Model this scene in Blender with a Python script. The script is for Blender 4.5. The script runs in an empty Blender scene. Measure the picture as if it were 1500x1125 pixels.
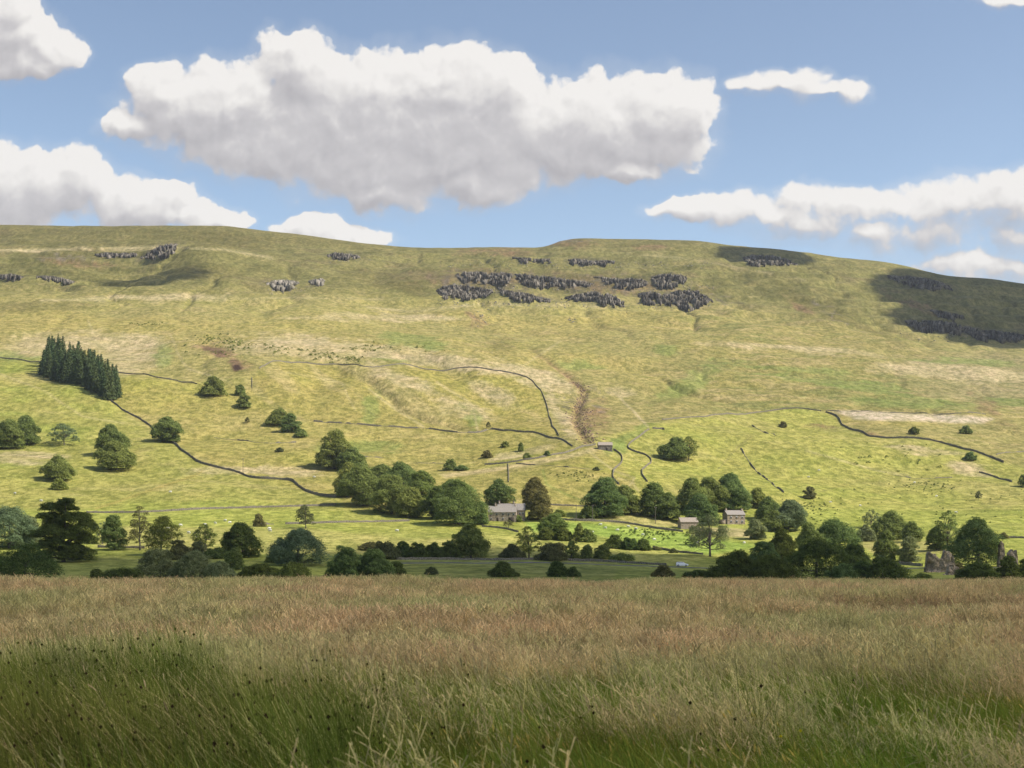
import bpy, math, random
import numpy as np
from math import radians as R

# ------------------------------------------------------------------ camera, sky, sun, exposure
scene = bpy.context.scene
C = scene.collection
FPX, CX, HY, EYE = 2060.0, 750.0, 800.0, 1.7      # focal length in photo pixels, horizon row, eye height
cam_d = bpy.data.cameras.new("camera"); cam = bpy.data.objects.new("camera", cam_d); C.objects.link(cam)
cam_d.sensor_width = 36.0; cam_d.lens = FPX / 1500 * 36.0
cam_d.shift_y = (HY - 562.5) / 1500.0
cam_d.clip_start = 0.5; cam_d.clip_end = 40000
cam.location = (0, 0, EYE); cam.rotation_euler = (R(90), 0, 0)
cam_d.dof.use_dof = True; cam_d.dof.focus_distance = 260; cam_d.dof.aperture_fstop = 6.3
scene.camera = cam
scene.render.resolution_x = 1024; scene.render.resolution_y = 768

SUN_AZ, SUN_EL = R(106), R(46)                        # azimuth clockwise from the view direction (+Y)
S = np.array([math.sin(SUN_AZ) * math.cos(SUN_EL), math.cos(SUN_AZ) * math.cos(SUN_EL), math.sin(SUN_EL)])
sd = bpy.data.lights.new("sun", 'SUN'); sd.energy = 4.2; sd.angle = R(0.5); sd.color = (1.0, 0.94, 0.83)
so = bpy.data.objects.new("sun", sd); C.objects.link(so)
from mathutils import Vector
so.rotation_euler = Vector(tuple(-S)).to_track_quat('-Z', 'Y').to_euler()
so.location = (900, 100, 900)
vs = scene.view_settings
vs.view_transform = 'Standard'; vs.look = 'None'; vs.gamma = 1; vs.exposure = 0.62
SKY = 0.12

class NT:
    """tiny helper for building node trees"""
    def __init__(s, tree): s.t = tree; s.n = tree.nodes; s.l = tree.links
    def add(s, typ, **kw):
        n = s.n.new(typ)
        for k, v in kw.items(): setattr(n, k, v)
        return n
    def put(s, sock, v):
        if v is None: return
        if isinstance(v, bpy.types.NodeSocket): s.l.new(v, sock)
        else: sock.default_value = v
    def m(s, op, a, b=None, c=None, clamp=False):
        n = s.add('ShaderNodeMath', operation=op); n.use_clamp = clamp
        s.put(n.inputs[0], a); s.put(n.inputs[1], b); s.put(n.inputs[2], c); return n.outputs[0]
    def v(s, op, a, b=None, c=None):
        n = s.add('ShaderNodeVectorMath', operation=op)
        s.put(n.inputs[0], a); s.put(n.inputs[1], b)
        if c is not None: s.put(n.inputs[2], c)
        return n.outputs['Value'] if op in ('DOT_PRODUCT', 'LENGTH') else n.outputs[0]
    def ramp(s, f, lo, hi, a=0.0, b=1.0, smooth=True):
        n = s.add('ShaderNodeMapRange', interpolation_type='SMOOTHSTEP' if smooth else 'LINEAR')
        s.put(n.inputs['Value'], f); n.inputs['From Min'].default_value = lo; n.inputs['From Max'].default_value = hi
        n.inputs['To Min'].default_value = a; n.inputs['To Max'].default_value = b
        return n.outputs['Result']
    def noise(s, vec, scale, detail=4, rough=0.55, dist=0.0, lac=2.0):
        n = s.add('ShaderNodeTexNoise'); s.put(n.inputs['Vector'], vec)
        n.inputs['Scale'].default_value = scale; n.inputs['Detail'].default_value = detail
        n.inputs['Roughness'].default_value = rough; n.inputs['Distortion'].default_value = dist
        n.inputs['Lacunarity'].default_value = lac
        return n
    def mix(s, f, a, b, mode='MIX'):
        n = s.add('ShaderNodeMix', data_type='RGBA', blend_type=mode)
        s.put(n.inputs[0], f); s.put(n.inputs[6], a); s.put(n.inputs[7], b); return n.outputs[2]
    def xyz(s, x, y, z):
        n = s.add('ShaderNodeCombineXYZ'); s.put(n.inputs[0], x); s.put(n.inputs[1], y); s.put(n.inputs[2], z); return n.outputs[0]

# clouds: soft ellipses (in units of tan(angle) * 2060, x right, y measured down from HY-800) broken up by fractal noise
CLOUDS = [  # cx, cy, rx, ry, hardness
 (270,165,95,52),(235,135,45,45),(345,150,90,62),(445,120,85,68),(430,75,30,30),(540,150,120,78),(660,140,120,72),(735,135,60,55),
 (560,240,160,62),(400,215,130,50),(700,230,150,60),(860,185,120,75),(965,180,85,72),(1010,170,45,45),(830,225,110,45),(640,200,220,70),
 (190,185,50,18),(930,250,45,18),(690,275,70,28),(560,285,70,25),
 (480,185,190,66),(740,190,170,62),(300,175,110,50),(880,205,130,50),
 (60,275,110,52),(115,262,62,44),(0,290,110,70),(205,300,80,42),(245,290,35,28),(330,322,38,20),(300,318,45,22),
 (490,346,72,26),(450,340,50,22),(530,352,50,20),(20,60,70,44),(75,72,50,26),(10,15,45,55),(30,95,60,26),
 (1110,122,40,13),(1150,118,34,16),(1185,120,32,21),(1215,128,30,12),(1247,130,24,16),
 (1010,310,50,14),(1075,305,55,20),(1165,293,32,18),(1140,312,60,24),(1240,305,70,24),(1290,348,60,20),(1395,300,75,34),(1450,288,60,26),
 (1330,310,60,26),(1490,300,60,34),(1360,340,80,26),(1455,392,95,26),(1385,384,48,16),(1500,350,50,20),(1470,-6,40,10),(1180,330,80,22),
]
world = bpy.data.worlds.new("World"); scene.world = world; world.use_nodes = True
def cloud_group():
    g = bpy.data.node_groups.new("cloud_field", 'ShaderNodeTree')
    g.interface.new_socket("P", in_out='INPUT', socket_type='NodeSocketVector')
    g.interface.new_socket("D", in_out='OUTPUT', socket_type='NodeSocketFloat')
    g.interface.new_socket("L", in_out='OUTPUT', socket_type='NodeSocketFloat')
    k = NT(g); gi = k.add('NodeGroupInput'); go = k.add('NodeGroupOutput')
    P = gi.outputs[0]
    w = k.noise(P, 1/75.0, 3, 0.55); w.noise_dimensions = '2D'
    Q = k.v('ADD', P, k.v('MULTIPLY', k.v('SUBTRACT', w.outputs['Color'], (0.5, 0.5, 0.5)), (56, 48, 0)))
    acc = None
    for cx, cy, rx, ry in CLOUDS:
        f_ = 1.32 if cx > 1000 and cy > 200 else (1.3 if cx > 1090 else 1.15); rx *= f_; ry *= f_ * (1.12 if f_ > 1.2 else 1)
        q = k.v('MULTIPLY_ADD', Q, (1/rx, 1/ry, 0), (-cx/rx, -cy/ry, 0))
        d = k.v('DOT_PRODUCT', q, q)
        if acc is None: acc = d
        else:
            n = k.add('ShaderNodeMath', operation='SMOOTH_MIN'); k.put(n.inputs[0], acc); k.put(n.inputs[1], d); n.inputs[2].default_value = 0.35
            acc = n.outputs[0]
    base = k.m('MAXIMUM', k.m('SUBTRACT', 1.0, acc), -2.0)
    vo = k.add('ShaderNodeTexVoronoi', feature='SMOOTH_F1'); vo.voronoi_dimensions = '2D'; k.put(vo.inputs['Vector'], Q)
    vo.inputs['Scale'].default_value = 1/40.0; vo.inputs['Detail'].default_value = 1.6; vo.inputs['Roughness'].default_value = 0.55
    vo.inputs['Smoothness'].default_value = 0.35
    puff = k.m('MULTIPLY', k.m('SUBTRACT', 0.42, vo.outputs['Distance']), 0.6)
    nz = k.noise(P, 1/52.0, 8, 0.62, 0.0); nz.noise_dimensions = '2D'
    nf = k.m('SUBTRACT', nz.outputs['Fac'], 0.5)
    sx = k.add('ShaderNodeSeparateXYZ'); k.l.new(P, sx.inputs[0])
    body = k.m('MINIMUM', k.m('MULTIPLY', base, k.ramp(sx.outputs['X'], 1000, 1110, 1.7, 1.25)), 1.6)
    dd = k.m('ADD', k.m('ADD', body, puff), k.m('MULTIPLY', nf, 1.35))
    k.l.new(k.m('ADD', k.m('MULTIPLY', base, 1.0), k.m('ADD', k.m('MULTIPLY', puff, 0.34), k.m('MULTIPLY', nf, 0.30))), go.inputs[1])
    k.l.new(dd, go.inputs[0])
    return g
def build_world():
    k = NT(world.node_tree); k.n.clear()
    out = k.add('ShaderNodeOutputWorld'); bg = k.add('ShaderNodeBackground'); k.l.new(bg.outputs[0], out.inputs[0])
    bg.inputs['Strength'].default_value = SKY
    sky = k.add('ShaderNodeTexSky', sky_type='NISHITA'); sky.sun_disc = False
    sky.sun_elevation = SUN_EL; sky.sun_rotation = SUN_AZ; sky.air_density = 1.0; sky.dust_density = 1.0; sky.ozone_density = 1.6; sky.altitude = 250
    tc = k.add('ShaderNodeTexCoord'); sp = k.add('ShaderNodeSeparateXYZ'); k.l.new(tc.outputs['Generated'], sp.inputs[0])
    x, y, z = sp.outputs
    ysafe = k.m('MAXIMUM', y, 0.05)
    P = k.xyz(k.m('MULTIPLY_ADD', k.m('DIVIDE', x, ysafe), FPX, CX), k.m('MULTIPLY_ADD', k.m('DIVIDE', z, ysafe), -FPX, HY), 0.0)
    g = cloud_group()
    def D(vec):
        n = k.add('ShaderNodeGroup'); n.node_tree = g; k.l.new(vec, n.inputs[0]); return n.outputs
    d0, l0 = D(P); d1, l1 = D(k.v('ADD', P, (9, -15, 0)))
    d2, l2 = D(k.v('ADD', P, (10, -50, 0)))
    # density falls off towards the sun -> bright rim; thick cloud above -> grey base
    lit = k.m('MULTIPLY_ADD', k.m('SUBTRACT', l0, l1), 1.15, 0.78)
    lit = k.m('SUBTRACT', lit, k.m('MULTIPLY', k.m('MULTIPLY', k.ramp(l2, -0.1, 1.15), k.ramp(l0, 0.0, 0.75, 0.35, 1.0)), 0.47), clamp=True)
    width = k.ramp(lit, 0.3, 0.85, 1.0, 0.42)
    spx = k.add('ShaderNodeSeparateXYZ'); k.l.new(P, spx.inputs[0])
    width = k.m('MULTIPLY', width, k.ramp(spx.outputs['X'], 1040, 1100, 1.0, 1.8))
    mask = k.m('DIVIDE', k.m('ADD', d0, 0.14), width, clamp=True)
    mask = k.ramp(mask, 0.0, 1.0)
    mask = k.m('MAXIMUM', mask, k.ramp(l0, -0.55, 0.25, 0.0, 0.16))
    cr = k.add('ShaderNodeValToRGB'); k.l.new(lit, cr.inputs[0])
    e = cr.color_ramp.elements
    u = 1 / SKY / 2 ** vs.exposure
    def cc(r, g_, b): return tuple([((v/255.0 + 0.055)/1.055) ** 2.4 * 1.0 for v in (r, g_, b)]) + (1,)
    e[0].position = 0.0; e[0].color = cc(184, 180, 182); e[1].position = 1.0; e[1].color = cc(250, 246, 241)
    e2 = e.new(0.45); e2.color = cc(208, 204, 204)
    e3 = e.new(0.75); e3.color = cc(234, 230, 226)
    ccol = k.v('MULTIPLY', cr.outputs[0], (u, u, u))
    el = k.ramp(z, 0.12, 0.36)
    skyc = k.mix(1.0, sky.outputs[0], k.mix(el, (1.10, 1.05, 0.99, 1), (0.98, 0.90, 0.84, 1)), 'MULTIPLY')
    col = k.mix(k.m('MULTIPLY', mask, 0.96), skyc, ccol)
    k.l.new(col, bg.inputs['Color'])
build_world()
world.cycles.sampling_method = 'NONE'
scene.cycles.diffuse_bounces = 2

# ------------------------------------------------------------------ helpers
rng = np.random.default_rng(7)
def lin(c): c = np.asarray(c, float) / 255.0; return np.where(c <= 0.04045, c / 12.92, ((c + 0.055) / 1.055) ** 2.4)
FL = 1.45                                            # how much a sunlit surface of albedo 1 reads on the picture
def pc(r, g, b): return lin((r, g, b)) / FL
def _hash(ix, iy, s):
    h = (ix.astype(np.int64) * 374761393 + iy.astype(np.int64) * 668265263 + s * 1442695041) & 0xffffffff
    h = ((h ^ (h >> 13)) * 1274126177) & 0xffffffff
    return ((h ^ (h >> 16)) & 0xffff) / 65535.0
def vn(x, y, s=0):
    x = np.asarray(x, float); y = np.asarray(y, float)
    ix = np.floor(x); iy = np.floor(y); fx = x - ix; fy = y - iy
    fx = fx * fx * (3 - 2 * fx); fy = fy * fy * (3 - 2 * fy)
    a = _hash(ix, iy, s); b = _hash(ix + 1, iy, s); c = _hash(ix, iy + 1, s); d = _hash(ix + 1, iy + 1, s)
    return (a * (1 - fx) + b * fx) * (1 - fy) + (c * (1 - fx) + d * fx) * fy
def fbm(x, y, oct=4, s=0, g=0.5):
    t = 0; a = 1; n = 0
    for i in range(oct):
        t = t + a * (vn(x, y, s + i * 17) - 0.5); n += a; a *= g; x = x * 2.03 + 13.7; y = y * 2.03 + 7.1
    return t / n * 2
def sst(x, a, b): t = np.clip((x - a) / (b - a), 0, 1); return t * t * (3 - 2 * t)

def fast_mesh(name, V, F, mats=(), smooth=False):
    """V (n,3), F (m,k) all the same k"""
    V = np.ascontiguousarray(V, np.float32); F = np.ascontiguousarray(F, np.int32)
    me = bpy.data.meshes.new(name)
    me.vertices.add(len(V)); me.vertices.foreach_set('co', V.ravel())
    m, kk = F.shape
    me.loops.add(m * kk); me.loops.foreach_set('vertex_index', F.ravel())
    me.polygons.add(m); me.polygons.foreach_set('loop_start', np.arange(0, m * kk, kk, dtype=np.int32))
    me.polygons.foreach_set('loop_total', np.full(m, kk, np.int32))
    if smooth: me.polygons.foreach_set('use_smooth', np.ones(m, bool))
    me.update(calc_edges=True)
    for x in mats: me.materials.append(x)
    return me
def col_attr(me, name, colors):
    a = me.color_attributes.new(name, 'FLOAT_COLOR', 'POINT')
    c = np.ones((len(me.vertices), 4), np.float32); c[:, :colors.shape[1]] = colors
    a.data.foreach_set('color', c.ravel())
def tag(o, label=None, cat=None, group=None, kind=None):
    if label: o['label'] = label
    if cat: o['category'] = cat
    if group: o['group'] = group
    if kind: o['kind'] = kind
    return o
def link(name, me, parent=None, loc=None):
    o = bpy.data.objects.new(name, me); C.objects.link(o)
    if parent: o.parent = parent
    if loc is not None: o.location = loc
    return o
def empty(name, loc, rz=0):
    o = bpy.data.objects.new(name, None); C.objects.link(o); o.location = loc; o.rotation_euler = (0, 0, rz); o.empty_display_size = 0.5
    return o
def principled(name, rough=0.9, spec=0.15):
    m = bpy.data.materials.new(name); m.use_nodes = True
    b = m.node_tree.nodes['Principled BSDF']; b.inputs['Roughness'].default_value = rough
    b.inputs['Specular IOR Level'].default_value = spec
    return m, NT(m.node_tree), b
def simple(name, c1, c2, scale=1.0, rough=0.9, bump=0.0, detail=5, spec=0.15):
    m, k, b = principled(name, rough, spec)
    tc = k.add('ShaderNodeTexCoord'); n = k.noise(tc.outputs['Object'], scale, detail, 0.6)
    k.l.new(k.mix(k.ramp(n.outputs['Fac'], 0.3, 0.7), (*c1, 1), (*c2, 1)), b.inputs['Base Color'])
    if bump:
        bp = k.add('ShaderNodeBump'); bp.inputs['Strength'].default_value = bump; bp.inputs['Distance'].default_value = 0.1
        k.l.new(n.outputs['Fac'], bp.inputs['Height']); k.l.new(bp.outputs[0], b.inputs['Normal'])
    return m

# ------------------------------------------------------------------ the valley side, as depth rows: at depth Y the ground stands on row py of the view
ROWS = [
 (60,  [(0, 873)]), (90, [(0, 866)]), (140, [(0, 875)]), (220, [(0, 874)]),
 (300, [(0, 859), (1500, 860)]), (350, [(0, 849), (1500, 850)]),
 (400, [(0, 838), (700, 840), (1000, 842), (1500, 842)]),
 (450, [(0, 824), (250, 825), (700, 829), (1000, 835), (1250, 836), (1500, 833)]),
 (520, [(0, 806), (250, 805), (500, 812), (750, 818), (1000, 825), (1250, 830), (1500, 822)]),
 (600, [(0, 776), (250, 778), (500, 784), (750, 790), (850, 794), (1000, 802), (1250, 806), (1500, 797)]),
 (690, [(0, 748), (250, 751), (500, 756), (650, 762), (750, 764), (900, 764), (1000, 776), (1080, 775), (1250, 784), (1500, 775)]),
 (800, [(-300, 690), (0, 692), (250, 702), (430, 712), (560, 715), (700, 712), (850, 705), (930, 712), (1100, 730), (1250, 742), (1500, 735)]),
 (900, [(-300, 645), (0, 648), (250, 655), (400, 668), (520, 678), (660, 688), (750, 678), (860, 660), (930, 676), (1100, 686), (1250, 694), (1500, 697)]),
 (1000, [(-300, 598), (0, 606), (150, 606), (250, 617), (400, 632), (560, 642), (700, 650), (860, 632), (1000, 642), (1250, 652), (1500, 662)]),
 (1200, [(-300, 535), (0, 538), (250, 545), (400, 540), (560, 558), (700, 566), (860, 585), (1000, 590), (1250, 596), (1500, 606)]),
 (1350, [(-300, 497), (0, 500), (250, 505), (400, 506), (560, 516), (700, 520), (860, 540), (1000, 548), (1250, 556), (1500, 566)]),
 (1500, [(-300, 462), (0, 466), (250, 470), (500, 484), (750, 494), (1000, 510), (1250, 520), (1500, 532)]),
 (1700, [(-300, 420), (0, 426), (250, 432), (500, 447), (600, 458), (750, 464), (1000, 470), (1250, 482), (1400, 500), (1500, 508)]),
 (1850, [(-300, 396), (0, 403), (200, 405), (300, 396), (400, 410), (500, 424), (620, 434), (750, 436), (1000, 440), (1060, 444), (1250, 446), (1400, 470), (1500, 486)]),
 (2000, [(-300, 372), (0, 378), (180, 380), (290, 362), (400, 380), (500, 392), (620, 398), (750, 402), (900, 400), (1000, 400), (1100, 404), (1250, 418), (1400, 440), (1500, 456)]),
 (2150, [(-300, 352), (0, 356), (180, 357), (290, 352), (400, 358), (500, 368), (600, 376), (750, 376), (850, 376), (1000, 376), (1100, 380), (1250, 398), (1400, 420), (1500, 434)]),
 (2320, [(-600, 335), (0, 331), (250, 331.5), (330, 333), (400, 340), (450, 345), (520, 354), (580, 362), (620, 364.5), (700, 363), (790, 365), (805, 362), (825, 354), (855, 351),
          (900, 352), (950, 352), (1050, 358), (1150, 368), (1250, 381), (1330, 392), (1370, 402), (1400, 407), (1450, 411), (1500, 417), (1600, 432), (1900, 470)]),
 (2450, [(-600, 350), (400, 352), (800, 380), (1250, 398), (1500, 434), (1900, 480)]),
 (3000, [(-600, 450), (400, 440), (800, 470), (1250, 480), (1900, 560)]),
 (6000, [(0, 660)]), (16000, [(0, 762)]),
]
cols = np.concatenate([-np.geomspace(75, 5200, 46)[::-1][:-1], np.arange(-75, 1576, 1.6), 1500 + np.geomspace(75.5, 5200, 46)[1:]])
RY = np.array([r[0] for r in ROWS], float)
RP = np.array([np.interp(cols, [a for a, b in r[1]], [b for a, b in r[1]]) for r in ROWS])
def smooth_cols(a, px):                              # soften the corners of a row
    fine = np.arange(-600, 2101, 4.0); v = np.interp(fine, cols, a)
    w = int(px / 4); kx = np.exp(-0.5 * (np.arange(-3 * w, 3 * w + 1) / w) ** 2); kx /= kx.sum()
    vv = np.convolve(np.pad(v, 3 * w, mode='edge'), kx, 'valid')
    return np.interp(cols, fine, vv)
RP = np.array([smooth_cols(a, 8 if abs(y - 2320) < 1 else 30) for a, y in zip(RP, RY)])
RZ = EYE + (HY - RP) / FPX * RY[:, None]
def pchip(Y, Xk, Zk):
    h = np.diff(Xk)[:, None]; d = np.diff(Zk, axis=0) / h
    m = np.zeros_like(Zk); w1 = 2 * h[1:] + h[:-1]; w2 = h[1:] + 2 * h[:-1]
    same = d[1:] * d[:-1] > 0
    with np.errstate(divide='ignore', invalid='ignore'):
        hm = (w1 + w2) / (w1 / d[:-1] + w2 / d[1:])
    m[1:-1] = np.where(same, hm, 0); m[0] = d[0]; m[-1] = d[-1]
    i = np.clip(np.searchsorted(Xk, Y) - 1, 0, len(Xk) - 2)
    t = ((Y - Xk[i]) / h[i, 0])[:, None]; hh = h[i]
    return ((2*t**3 - 3*t**2 + 1) * Zk[i] + (t**3 - 2*t**2 + t) * hh * m[i] + (-2*t**3 + 3*t**2) * Zk[i+1] + (t**3 - t**2) * hh * m[i+1])
ylist = list(np.linspace(62, 330, 40)); y = 330.0
pm = RP[:, (cols > 0) & (cols < 1500)].mean(axis=1)
while y < 2330:
    sl = abs(np.interp(y + 5, RY, pm) - np.interp(y, RY, pm)) / 5
    y += min(1.35 / max(sl, 1e-3), 8.0); ylist.append(y)
ylist += list(np.geomspace(2345, 16000, 40))
YG = np.array(ylist)
ZG = pchip(YG, RY, RZ)
XG = (cols[None, :] - CX) / FPX * YG[:, None]; YY = np.repeat(YG[:, None], len(cols), 1)
PX = np.repeat(cols[None, :], len(YG), 0)
inx = sst(np.abs(cols - 750), 2400, 1500)[None, :]
w = sst(YY, 620, 1100) * (1 - 0.72 * sst(YY, 2050, 2300)) * (1 - sst(YY, 2500, 3000) * 0.5)
ZG = ZG + w * (fbm(XG / 230, YY / 230, 3, 5) * 9 + fbm(XG / 75, YY / 75, 3, 9) * (4.5 + 4.0 * sst(YY, 1450, 1700)))
wl = sst(YY, 380, 520) * (1 - 0.6 * sst(YY, 2100, 2300))
ZG = ZG + wl * (fbm(XG / 60, YY / 60, 3, 21) * 1.2) + w * fbm(XG / 20, YY / 20, 3, 31) * 1.1
# small gullies that run down the slope
PYr = HY - (ZG - EYE) / YY * FPX
gz = sst(PX, 380, 470) * (1 - sst(PX, 1000, 1100)) * sst(YY, 1010, 1080) * (1 - sst(YY, 1250, 1420))
gl = np.abs(vn((XG + YY * 0.42 + fbm(XG / 60, YY / 60, 2, 77) * 22) / 52, YY / 500, 41) - 0.5) * 2
ZG = ZG - gz * 5.5 * np.exp(-(gl / 0.16) ** 2)
gz2 = w * (0.35 + 0.65 * sst(YY, 1500, 1700)) * (1 - 0.8 * sst(YY, 2150, 2300))
gl2 = np.abs(vn((XG + fbm(XG / 90, YY / 90, 2, 78) * 40) / 85, YY / 420, 43) - 0.5) * 2
ZG = ZG - gz2 * 4.0 * np.exp(-(gl2 / 0.14) ** 2)
ZG = ZG + 15 * np.exp(-((PX - 305) / 75) ** 2 - ((YY - 1960) / 70) ** 2) + 9 * np.exp(-((PX - 235) / 26) ** 2 - ((YY - 1985) / 40) ** 2) - 9 * np.exp(-((PX - 190) / 60) ** 2 - ((YY - 1900) / 60) ** 2)
# limestone terraces below the edge
tz = sst(YY, 1650, 1800) * (1 - sst(YY, 2180, 2280))
per = 17.0; zz = ZG + fbm(XG / 160, YY / 160, 2, 55) * 12; fr = zz / per - np.floor(zz / per)
ZG = ZG + tz * sst(fbm(XG / 300, YY / 300, 2, 56), -0.5, 0.5) * per * 0.45 * (sst(fr, 0.35, 0.75) - fr)
# the stream gill
def px_curve(pts, py): p = np.array(pts, float); o = np.argsort(p[:, 1]); return np.interp(py, p[o, 1], p[o, 0])
PYG = HY - (ZG - EYE) / YY * FPX
gill = [(740, 480), (790, 520), (830, 548), (856, 572), (846, 600), (842, 618), (856, 640), (862, 652)]
gd = np.abs(PX - px_curve(gill, PYG)) + fbm(XG / 12, YY / 12, 2, 61) * 3
gw = sst(PYG, 490, 560) * (1 - sst(PYG, 640, 655))
ZG = ZG - gw * 2.4 * np.exp(-(gd / 7.0) ** 2)
PYG = HY - (ZG - EYE) / YY * FPX

def at(px, py, ymin=330.0):
    """the visible ground point on row py of column px"""
    j = np.interp(px, cols, np.arange(len(cols))); j0 = int(j); f = j - j0
    c = PYG[:, j0] * (1 - f) + PYG[:, min(j0 + 1, len(cols) - 1)] * f
    ok = np.where((c <= py) & (YG >= ymin))[0]
    i = ok[0] if len(ok) else len(YG) - 41
    if i > 0 and YG[i - 1] >= ymin and c[i - 1] > c[i]: t = np.clip((c[i - 1] - py) / (c[i - 1] - c[i]), 0, 1)
    else: t = 1.0
    Y = YG[i - 1] + (YG[i] - YG[i - 1]) * t if i > 0 else YG[0]
    zc = ZG[:, j0] * (1 - f) + ZG[:, min(j0 + 1, len(cols) - 1)] * f
    return np.array([(px - CX) / FPX * Y, Y, np.interp(Y, YG, zc)])
def ground_z(x, y):
    px = CX + x / y * FPX; j = np.interp(px, cols, np.arange(len(cols))); j0 = min(int(j), len(cols) - 2); f = j - j0
    i = np.interp(y, YG, np.arange(len(YG))); i0 = min(int(i), len(YG) - 2); g = i - i0
    return (ZG[i0, j0]*(1-f) + ZG[i0, j0+1]*f)*(1-g) + (ZG[i0+1, j0]*(1-f) + ZG[i0+1, j0+1]*f)*g

# ---- ground cover colours (what grows there), one soft region after another
warpx = fbm(XG / 40, YY / 40, 4, 91) * 16 ; warpy = fbm(XG / 40, YY / 26, 4, 92) * 7
QX = PX + warpx; QY = PYG + warpy
big = fbm(XG / 260, YY / 150, 4, 101); mid = fbm(XG / 62, YY / 60, 4, 102, 0.6); fine = fbm(XG / 9, YY / 16, 4, 103, 0.7)
strk = fbm(XG / 45 + YY / 160, YY / 12, 4, 104, 0.7)
shp = PX.shape + (3,)
COL = np.zeros(shp) + pc(174, 166, 98)
def lay(mask, c): 
    global COL
    m = np.clip(mask, 0, 1)[..., None]; COL = COL * (1 - m) + np.asarray(c) * m
lay(sst(mid, -0.25, 0.5) * 0.8, pc(162, 158, 84))
lay(sst(big + 0.4 * mid, 0.0, 0.5) * 0.7, pc(182, 170, 96))
lay(sst(strk + 0.3 * mid, 0.15, 0.5) * 0.45, pc(196, 178, 122))
# upper slopes: olive
up = sst(QY - np.clip((QX - 940) * 0.15, 0, 78), 448, 408)
lay(up * 0.85, pc(138, 135, 78)); lay(up * sst(mid, -0.1, 0.3) * 0.7, pc(114, 112, 62)); lay(up * sst(strk, 0.1, 0.45) * 0.5, pc(168, 158, 96))
lay(up * sst(-mid + 0.4 * strk, 0.2, 0.5) * 0.45, pc(120, 108, 72))
lay(sst(QY, 372, 352) * 0.4, pc(126, 118, 68))
# right hand moor : streaky olive, tan, grey-green
rt = sst(QX, 900, 1080) * sst(QY - np.clip((QX - 940) * 0.15, 0, 78), 425, 450) * (1 - sst(QY, 600, 612))
lay(rt * 0.5, pc(160, 152, 86)); lay(rt * sst(strk, -0.05, 0.4) * 0.6, pc(182, 168, 112)); lay(rt * sst(-strk + 0.5 * big, 0.12, 0.5) * 0.6, pc(134, 142, 78))
lay(sst(QX, 1250, 1450) * sst(QY, 505, 530) * (1 - sst(QY, 580, 600)) * 0.4, pc(168, 160, 118))
def poly_mask(pts, soft=3.0):
    """soft inside of a region whose corners are given as seen from the field"""
    P = np.array(pts, float); d = np.full(PX.shape, 1e9); ins = np.zeros(PX.shape, bool)
    qx, qy = PX + warpx * 0.35, PYG + warpy * 0.35
    for (x0, y0), (x1, y1) in zip(P, np.roll(P, -1, 0)):
        ex, ey = x1 - x0, y1 - y0; t = np.clip(((qx - x0) * ex + (qy - y0) * ey) / (ex * ex + ey * ey + 1e-9), 0, 1)
        d = np.minimum(d, np.hypot(qx - x0 - t * ex, qy - y0 - t * ey))
        if y0 != y1: ins ^= ((y0 > qy) != (y1 > qy)) & (qx < (x1 - x0) * (qy - y0) / (y1 - y0) + x0)
    return np.clip(0.5 + np.where(ins, d, -d) / soft, 0, 1)
def spot(cx, cy, rx, ry, ang=0, edge=0.35, wob=1.0):
    a = R(ang); dx = PX + warpx * wob - cx; dy = PYG + warpy * wob - cy
    u = (dx * math.cos(a) + dy * math.sin(a)) / rx; v = (-dx * math.sin(a) + dy * math.cos(a)) / ry
    return sst(1.35 + 0.6 * fine - np.hypot(u, v), 0.0, edge * 2)
G1, G2, G3 = pc(178, 178, 90), pc(166, 178, 78), pc(190, 184, 104)
left_f = poly_mask([(-400, 520), (0, 527), (62, 533), (110, 560), (165, 590), (224, 630), (256, 650), (300, 681), (360, 695), (370, 702), (427, 704), (452, 722), (500, 730), (560, 850), (-400, 850)], 6)
lay(left_f * 0.85, pc(172, 172, 86)); lay(left_f * sst(mid, 0, 0.5) * 0.6, pc(160, 172, 76)); lay(left_f * sst(-mid + 0.5 * strk, 0.15, 0.5) * 0.6, pc(192, 182, 110))
mid_f = poly_mask([(165, 590), (155, 546), (300, 566), (368, 570), (420, 620), (455, 618), (673, 634), (740, 630), (842, 656), (860, 655), (900, 660), (960, 700), (1000, 780), (500, 780), (500, 730), (370, 702), (256, 650)], 6)
lay(mid_f * 0.65, pc(178, 170, 88)); lay(mid_f * sst(mid, 0.05, 0.5) * 0.6, pc(162, 162, 76)); lay(mid_f * sst(-mid + 0.5 * strk, 0.15, 0.5) * 0.5, pc(196, 182, 112))
enc = poly_mask([(370, 552), (403, 529), (534, 537), (670, 539), (764, 550), (793, 573), (818, 640), (753, 632), (673, 635), (455, 617), (400, 590)], 5)
lay(enc * 0.6, pc(176, 166, 84)); lay(enc * sst(fbm((XG + YY * 0.42) / 22, YY / 170, 3, 107), 0.05, 0.4) * 0.65, pc(196, 182, 118)); lay(enc * sst(mid, .1, .5) * .5, pc(158, 156, 74))
rgt_f = poly_mask([(868, 645), (950, 622), (1000, 612), (1100, 605), (1172, 599), (1215, 606), (1237, 626), (1281, 641), (1356, 644), (1420, 660), (1473, 680), (1520, 690), (2300, 700), (2300, 850), (900, 850), (930, 700)], 6)
lay(rgt_f * 0.9, pc(178, 178, 88)); lay(rgt_f * sst(mid, 0, 0.5) * 0.55, pc(168, 176, 80)); lay(rgt_f * sst(-mid + 0.5 * strk, 0.15, 0.5) * 0.5, pc(190, 182, 106)); lay(rgt_f * sst(fine + mid, 0.5, 0.9) * 0.5, pc(148, 150, 78))
low = sst(PYG, 741, 752); lay(low * 0.6, pc(172, 184, 80)); lay(low * sst(mid, 0, 0.5) * 0.4, pc(186, 186, 98))
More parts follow.
